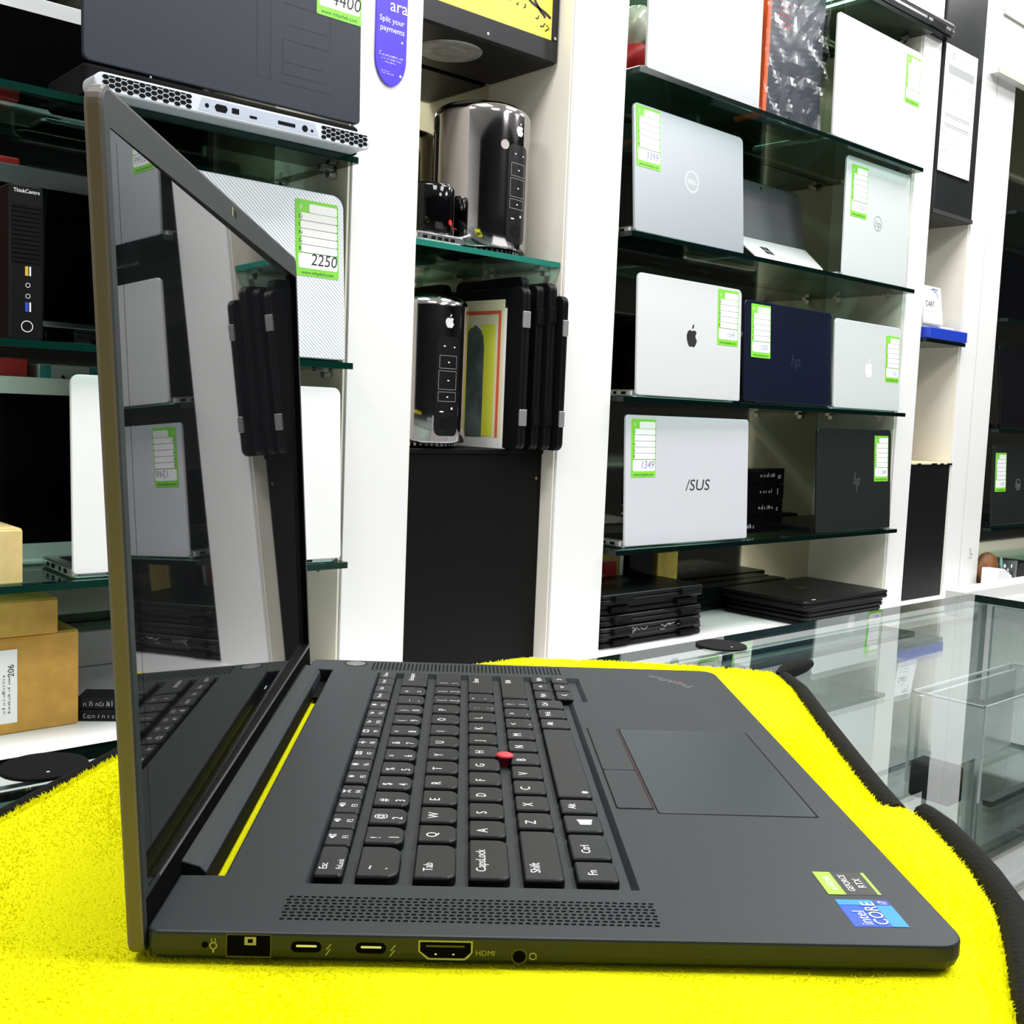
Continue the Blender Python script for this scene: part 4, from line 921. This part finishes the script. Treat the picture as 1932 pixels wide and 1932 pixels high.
# function row
def ic(kind):
    def f(g, x0, y0, x1, y1, z):
        cx, cy = x0+(x1-x0)*.28, (y0+y1)/2; s = .0014
        if kind in ('mute', 'down', 'up'):
            g.poly([(cx-s*.4, cy-s), (cx+s*.4, cy-s), (cx+s*.4, cy-s*.3), (cx+s*1.1, cy+s*.4), (cx-s*1.1, cy+s*.4), (cx-s*.4, cy-s*.3)], z, 1)
            if kind == 'mute': g.stroke([(cx-s, cy+s*.7), (cx+s, cy+s*1.6)], .0004, z, 1); g.stroke([(cx+s, cy+s*.7), (cx-s, cy+s*1.6)], .0004, z, 1)
            for k in range({'mute': 0, 'down': 1, 'up': 2}[kind]): g.stroke([(cx-s*.8, cy+s*(.9+.6*k)), (cx, cy+s*(1.1+.6*k)), (cx+s*.8, cy+s*(.9+.6*k))], .0004, z, 1)
        elif kind == 'mic': g.stroke([(cx-s*1.2, cy-s), (cx+s*1.2, cy+s)], .0006, z, 1); g.stroke([(cx-s*1.2, cy+s), (cx+s*1.2, cy-s)], .0006, z, 1); g.rect(cx-s*.9, cy-s*.3, cx+s*.4, cy+s*.3, z, 1)
        elif kind in ('dim', 'bright'): star(cx, cy, s*(1.2 if kind == 'dim' else 1.5), g, z, 8, .4)
        elif kind == 'screens':
            for d in (-1, 1): g.ring([(cx-s, cy+d*s*.9-s*.7), (cx+s, cy+d*s*.9-s*.7), (cx+s, cy+d*s*.9+s*.7), (cx-s, cy+d*s*.9+s*.7)], [(cx-s*.6, cy+d*s*.9-s*.4), (cx+s*.6, cy+d*s*.9-s*.4), (cx+s*.6, cy+d*s*.9+s*.4), (cx-s*.6, cy+d*s*.9+s*.4)], z, 1)
        elif kind == 'plane': g.stroke([(cx-s*1.3, cy), (cx+s*1.3, cy)], .0006, z, 1); g.stroke([(cx+s*.4, cy-s*1.4), (cx-s*.3, cy), (cx+s*.4, cy+s*1.4)], .0006, z, 1)
        elif kind == 'chat': g.ring([(cx-s, cy-s*1.4), (cx+s, cy-s*1.4), (cx+s, cy+s*1.4), (cx-s, cy+s*1.4)], [(cx-s*.6, cy-s), (cx+s*.6, cy-s), (cx+s*.6, cy+s), (cx-s*.6, cy+s)], z, 1)
        elif kind in ('call', 'end'): g.stroke([(cx-s*.6, cy-s*1.1), (cx+s*.5, cy-s*.4), (cx+s*.6, cy+s*.6), (cx-s*.3, cy+s*1.2)], .0008, z, 1)
        else: star(cx, cy, s*1.4, g, z, 5, .45)
    return f
def frow(y0, y1, names, icons):
    n = len(names); p = (y1-y0)/n
    for k in range(n): key(XF[0], y0+p*k, XF[1], y0+p*(k+1)+.0003, [(names[k], .84, p*.5, .0034, 'C')] if icons[k] else [(names[k], .5, p*.5, .0034, 'C')], .0014, icon=ic(icons[k]) if icons[k] else None)
key(XF[0], .0390, XF[1], .0650, [('Esc', .42, .0055, .0040), ('FnLock', .90, .0055, .0030)], .002)
frow(.0648, .1288, ['F1', 'F2', 'F3', 'F4'], ['mute', 'down', 'up', 'mic']); frow(.1312, .1952, ['F5', 'F6', 'F7', 'F8'], ['dim', 'bright', 'screens', 'plane'])
frow(.1976, .2616, ['F9', 'F10', 'F11', 'F12'], ['chat', 'call', 'end', 'star']); frow(.2640, .3285, ['Home', 'End', 'Insert', 'Delete'], [None]*4)
g = G(MB); g.lathe([(.0024, -.0025), (.0026, .0008), (.0040, .0016), (.0042, .0023), (.0030, .0030), (0, .0031)], .1140, .1700, 0, 24, (True, False)); obj('pointing_stick', g, mat('red_rubber', (.62, .03, .05), .6), t)
# touchpad and buttons
g = G(MB); g.poly([(.1742, .1068), (.2404, .1062), (.2404, .2240), (.1742, .2242)], .00004, 1); g.prism(rrect(.1748, .1072, .2396, .2238, .0015), -.0003, .00012); obj('touchpad', g, [PADM, DBLK], t)
for (a, b) in ((.1115, .1587), (.1593, .2255)):
    g = G(MB); g.poly(rrect(.1578, a-.0004, .1733, b+.0004, .0012), .00005, 1); g.prism(rrect(.1583, a, .1730, b, .0012), -.0003, .0004, .00015); g.rect(.1731, a, .1737, b, .0003, 2); obj('touchpad_button', g, [DECK, DBLK, mat('dark_red_line', (.045, .003, .006), .5, spec=.2)], t)
# speaker grilles
HOLE = mat('grille_hole', (.0025, .0025, .003), .9, spec=.03)
g = G(MB)
for i in range(50):
    for j in range(8):
        x = .0385+.0024*i; y = .0090+.0022*j; s = .0006 if j % 2 else 0
        g.rect(x+s, y, x+s+.0015, y+.0010, .00006)
obj('speaker_grille', g, HOLE, t)
g = G(MB)
for i in range(49):
    for j in range(8):
        x = .0382+.0024*i; y = .3362+.0024*j; g.rect(x, y, x+.0011, y+.0015, .00006)
obj('speaker_grille', g, HOLE, t)
g = G(MB); g.ring(circ(.0274, .3505, .0068, 32), circ(.0274, .3505, .0062, 32), .00008, 1); g.prism(circ(.0274, .3505, .0061, 32), -.0002, .00012); g.poly(circ(.0268, .3478, .0006, 8), .0002, 2); obj('power_button', g, [mat('button_grey', (.16, .17, .17), .3, .5), HOLE, INKW], t)
# stickers and lettering
g = G(MB); z = .00008
g.rect(.2203, .0350, .2388, .0532, z, 0); g.rect(.2203, .0350, .2265, .0532, z*2, 1); g.rect(.2376, .0352, .2388, .0530, z*2, 1)
g.text('nVIDIA', .2250, .0441, z*3, .0036, 2, 'C', (0, 1)); g.text('GEFORCE', .2308, .0441, z*3, .0034, 2, 'C', (0, 1), .9); g.text('RTX', .2355, .0441, z*3, .0040, 2, 'C', (0, 1))
obj('sticker', g, [mat('sticker_black', (.02, .022, .02), .3), mat('lime_sticker', (.30, .62, .03), .4), INKW], t)
g = G(MB)
g.rect(.2210, .0119, .2390, .0311, z, 0); g.rect(.2210, .0272, .2390, .0311, z*2, 1); g.rect(.2335, .0119, .2390, .0311, z*2, 1); g.rect(.2335, .0272, .2390, .0311, z*3, 2)
g.text('intel', .2278, .0128, z*3, .0058, 3, 'L', (0, 1)); g.text('CORE', .2332, .0128, z*4, .0066, 3, 'L', (0, 1), .95); g.text('i7', .2378, .0275, z*4, .0040, 3, 'L', (0, 1), .9)
obj('sticker', g, [mat('core_blue', (.004, .065, .62), .3), mat('sky_blue', (.01, .24, .80), .3), mat('deep_blue', (.006, .03, .30), .3), INKW], t)
g = G(MB); a = math.radians(41); ux = (-math.sin(a), math.cos(a))
g.text('ThinkPad', .2345, .3170, z, .0088, 0, 'L', ux, 1.0); g.stroke([(.2290+ux[0]*.012, .3225+ux[1]*.012), (.2290+ux[0]*.030, .3225+ux[1]*.030)], .0005, z, 0); g.poly(circ(.2262, .3262, .0010, 10), z*2, 1)
obj('emblem', g, [mat('grey_emblem', (.22, .23, .23), .35, .5), mat('red_dot', (.75, .01, .01), .4)], t)
# left side ports (side face y = 0)
MS = MB @ RX90
def port(name, parts, mats, par=deck):
    g = G(MS)
    for (p, h, m) in parts: g.poly(p, h, m)
    return obj(name, g, mats, par)
PK = mat('port_black', (.002, .002, .002), .8, spec=.03); PR = mat('port_rim', (.05, .048, .035), .3, .6); GI = mat('engraved_print', (.30, .29, .12), .5)
p = port('power_port', [(rrect(.0242, -.0078, .0379, -.0004, .0004), .00004, 1), (rrect(.0246, -.0073, .0375, -.0008, .0003), .0001, 0), ([(.0298, -.0038), (.0333, -.0038), (.0333, -.0012), (.0298, -.0012)], .00016, 2), ([(.0308, -.0031), (.0323, -.0031), (.0323, -.0019), (.0308, -.0019)], .0002, 0)], [PK, PR, mat('port_pin', (.32, .30, .20), .4)])
for x0 in (.0437, .0632):
    port('usb_port', [(rrect(x0, -.0058, x0+.0092, -.0024, .00165), .0001, 0), (rrect(x0+.0016, -.0041, x0+.0078, -.0034, .0002), .00018, 1)], [PK, INKW])
port('hdmi_port', [([(.0822, -.0048), (.0842, -.0066), (.0852, -.0074), (.0964, -.0074), (.0975, -.0066), (.0987, -.0050), (.0987, -.0013), (.0822, -.0013)], .00006, 1), ([(.0827, -.0047), (.0855, -.0068), (.0962, -.0068), (.0982, -.0049), (.0982, -.0018), (.0827, -.0018)], .00012, 0), ([(.0845, -.0033), (.0962, -.0033), (.0962, -.0027), (.0845, -.0027)], .0002, 2), ([(.0872, -.0058), (.0878, -.0058), (.0878, -.0053), (.0872, -.0053)], .0002, 3), ([(.0926, -.0058), (.0932, -.0058), (.0932, -.0053), (.0926, -.0053)], .0002, 3)], [PK, mat('hdmi_rim', (.30, .29, .22), .35, .4), PR, INKW])
port('audio_jack', [(circ(.1130, -.0059, .0025, 24), .00006, 1), (circ(.1130, -.0059, .0020, 24), .00012, 0)], [PK, mat('jack_rim', (.03, .03, .02), .4)])
g = G(MS); z = .00012
g.poly(circ(.0180, -.0040, .0010, 12), z, 1); obj('status_light', g, [GI, PK], deck); g = G(MS); g.ring(circ(.0205, -.0042, .0012, 16), circ(.0205, -.0042, .0008, 16), z); g.rect(.0202, -.0064, .0208, -.0053, z); g.rect(.0198, -.0030, .0201, -.0018, z); g.rect(.0209, -.0030, .0212, -.0018, z)
obj('port_marking', g, [GI, PK], deck)
for x in (.0548, .0742):
    g = G(MS); g.stroke([(x+.0010, -.0030), (x-.0004, -.0048), (x+.0008, -.0046), (x-.0006, -.0066)], .0004, z); obj('port_marking', g, [GI], deck)
g = G(MS); g.text('HDMI', .0996, -.0058, z, .0024, 0); obj('port_marking', g, [GI], deck)
g = G(MS); g.ring(circ(.1172, -.0057, .0012, 16), circ(.1172, -.0057, .0008, 16), z); g.rect(.1160, -.0066, .1165, -.0055, z); g.rect(.1179, -.0066, .1184, -.0055, z)
obj('port_marking', g, [GI, PK], deck)
# hinge bar in the notch
prof = [(-.0042, -.0090), (.0080, -.0090), (.0082, -.0040), (.0078, -.0008), (.0058, .0012), (-.0005, .0030), (-.0030, .0022), (-.0042, -.0010)]
g = G(MB @ Matrix(((1, 0, 0, 0), (0, 0, -1, 0), (0, 1, 0, 0), (0, 0, 0, 1)))); g.prism(prof, -.3315, -.0440, .0003); obj('hinge', g, DECK, t)
g = G(MB); g.box(.0083, .2960, -.0093, .0147, .3334, -.0075); g.box(.00825, .0408, -.0090, .0084, .296, -.0012); obj('gap_shade', g, DBLK, t)  # black plates added to keep the hinge gap dark
# lid: leans back 3.4 degrees
ML = MB @ T(-.0011, 0, 0) @ Matrix.Rotation(math.radians(-3.3), 4, 'Y') @ T(0, .18, 0) @ Matrix.Rotation(math.radians(.3), 4, 'Z') @ T(0, -.18, 0) @ Matrix(((0, 0, 1, 0), (1, 0, 0, 0), (0, 1, 0, 0), (0, 0, 0, 1)))   # u = across (y), v = up, h = towards the keyboard
g = G(ML); p = rrect(0, -.0082, W, .2482, (.004, .007, .007, .004), 6); hole = rrect(.0058, .0106, W-.0058, .2362, .001, 6)
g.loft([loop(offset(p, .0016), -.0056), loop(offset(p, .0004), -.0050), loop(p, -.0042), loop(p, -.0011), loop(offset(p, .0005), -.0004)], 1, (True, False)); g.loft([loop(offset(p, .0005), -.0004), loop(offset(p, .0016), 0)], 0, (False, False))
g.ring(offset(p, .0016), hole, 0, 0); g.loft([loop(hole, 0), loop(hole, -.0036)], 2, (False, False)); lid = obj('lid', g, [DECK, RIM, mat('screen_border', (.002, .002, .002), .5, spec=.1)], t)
MG = ML @ T(0, 0, -.0002) @ Matrix.Rotation(math.radians(.45), 4, 'Y')       # the flexed panel sits deeper at its far edge
g = G(MG); g.poly(rrect(.0050, .0100, W-.0050, .2368, .001), 0, 0)
SCR = mat('screen_glass', (.006, .0065, .008), .012, spec=.4)
sc = obj('screen', g, [SCR], lid)
g = G(MG); g.rect(.0125, .0215, W-.0125, .2330, .00006); obj('display_area', g, mat('display_off', (.008, .0085, .010), .014, spec=.4), sc)
g = G(ML); g.box(.018, .0090, -.0001, W-.004, .0096, .0003); obj('trim_line', g, mat('thin_silver_line', (.22, .22, .22), .35, .5), lid)
g = G(ML); g.rect(.0035, -.0078, W-.0035, .0084, .00012); obj('chin', g, mat('chin_black', (.002, .002, .0025), .9, spec=.03), lid)
g = G(ML); g.poly(circ(W*.5, .2425, .0018, 14), .0001, 1); g.rect(W*.5-.0075, .2408, W*.5-.0060, .2445, .00016, 0); obj('webcam', g, [mat('shutter_yellow', (.55, .48, .15), .5), DBLK], lid)
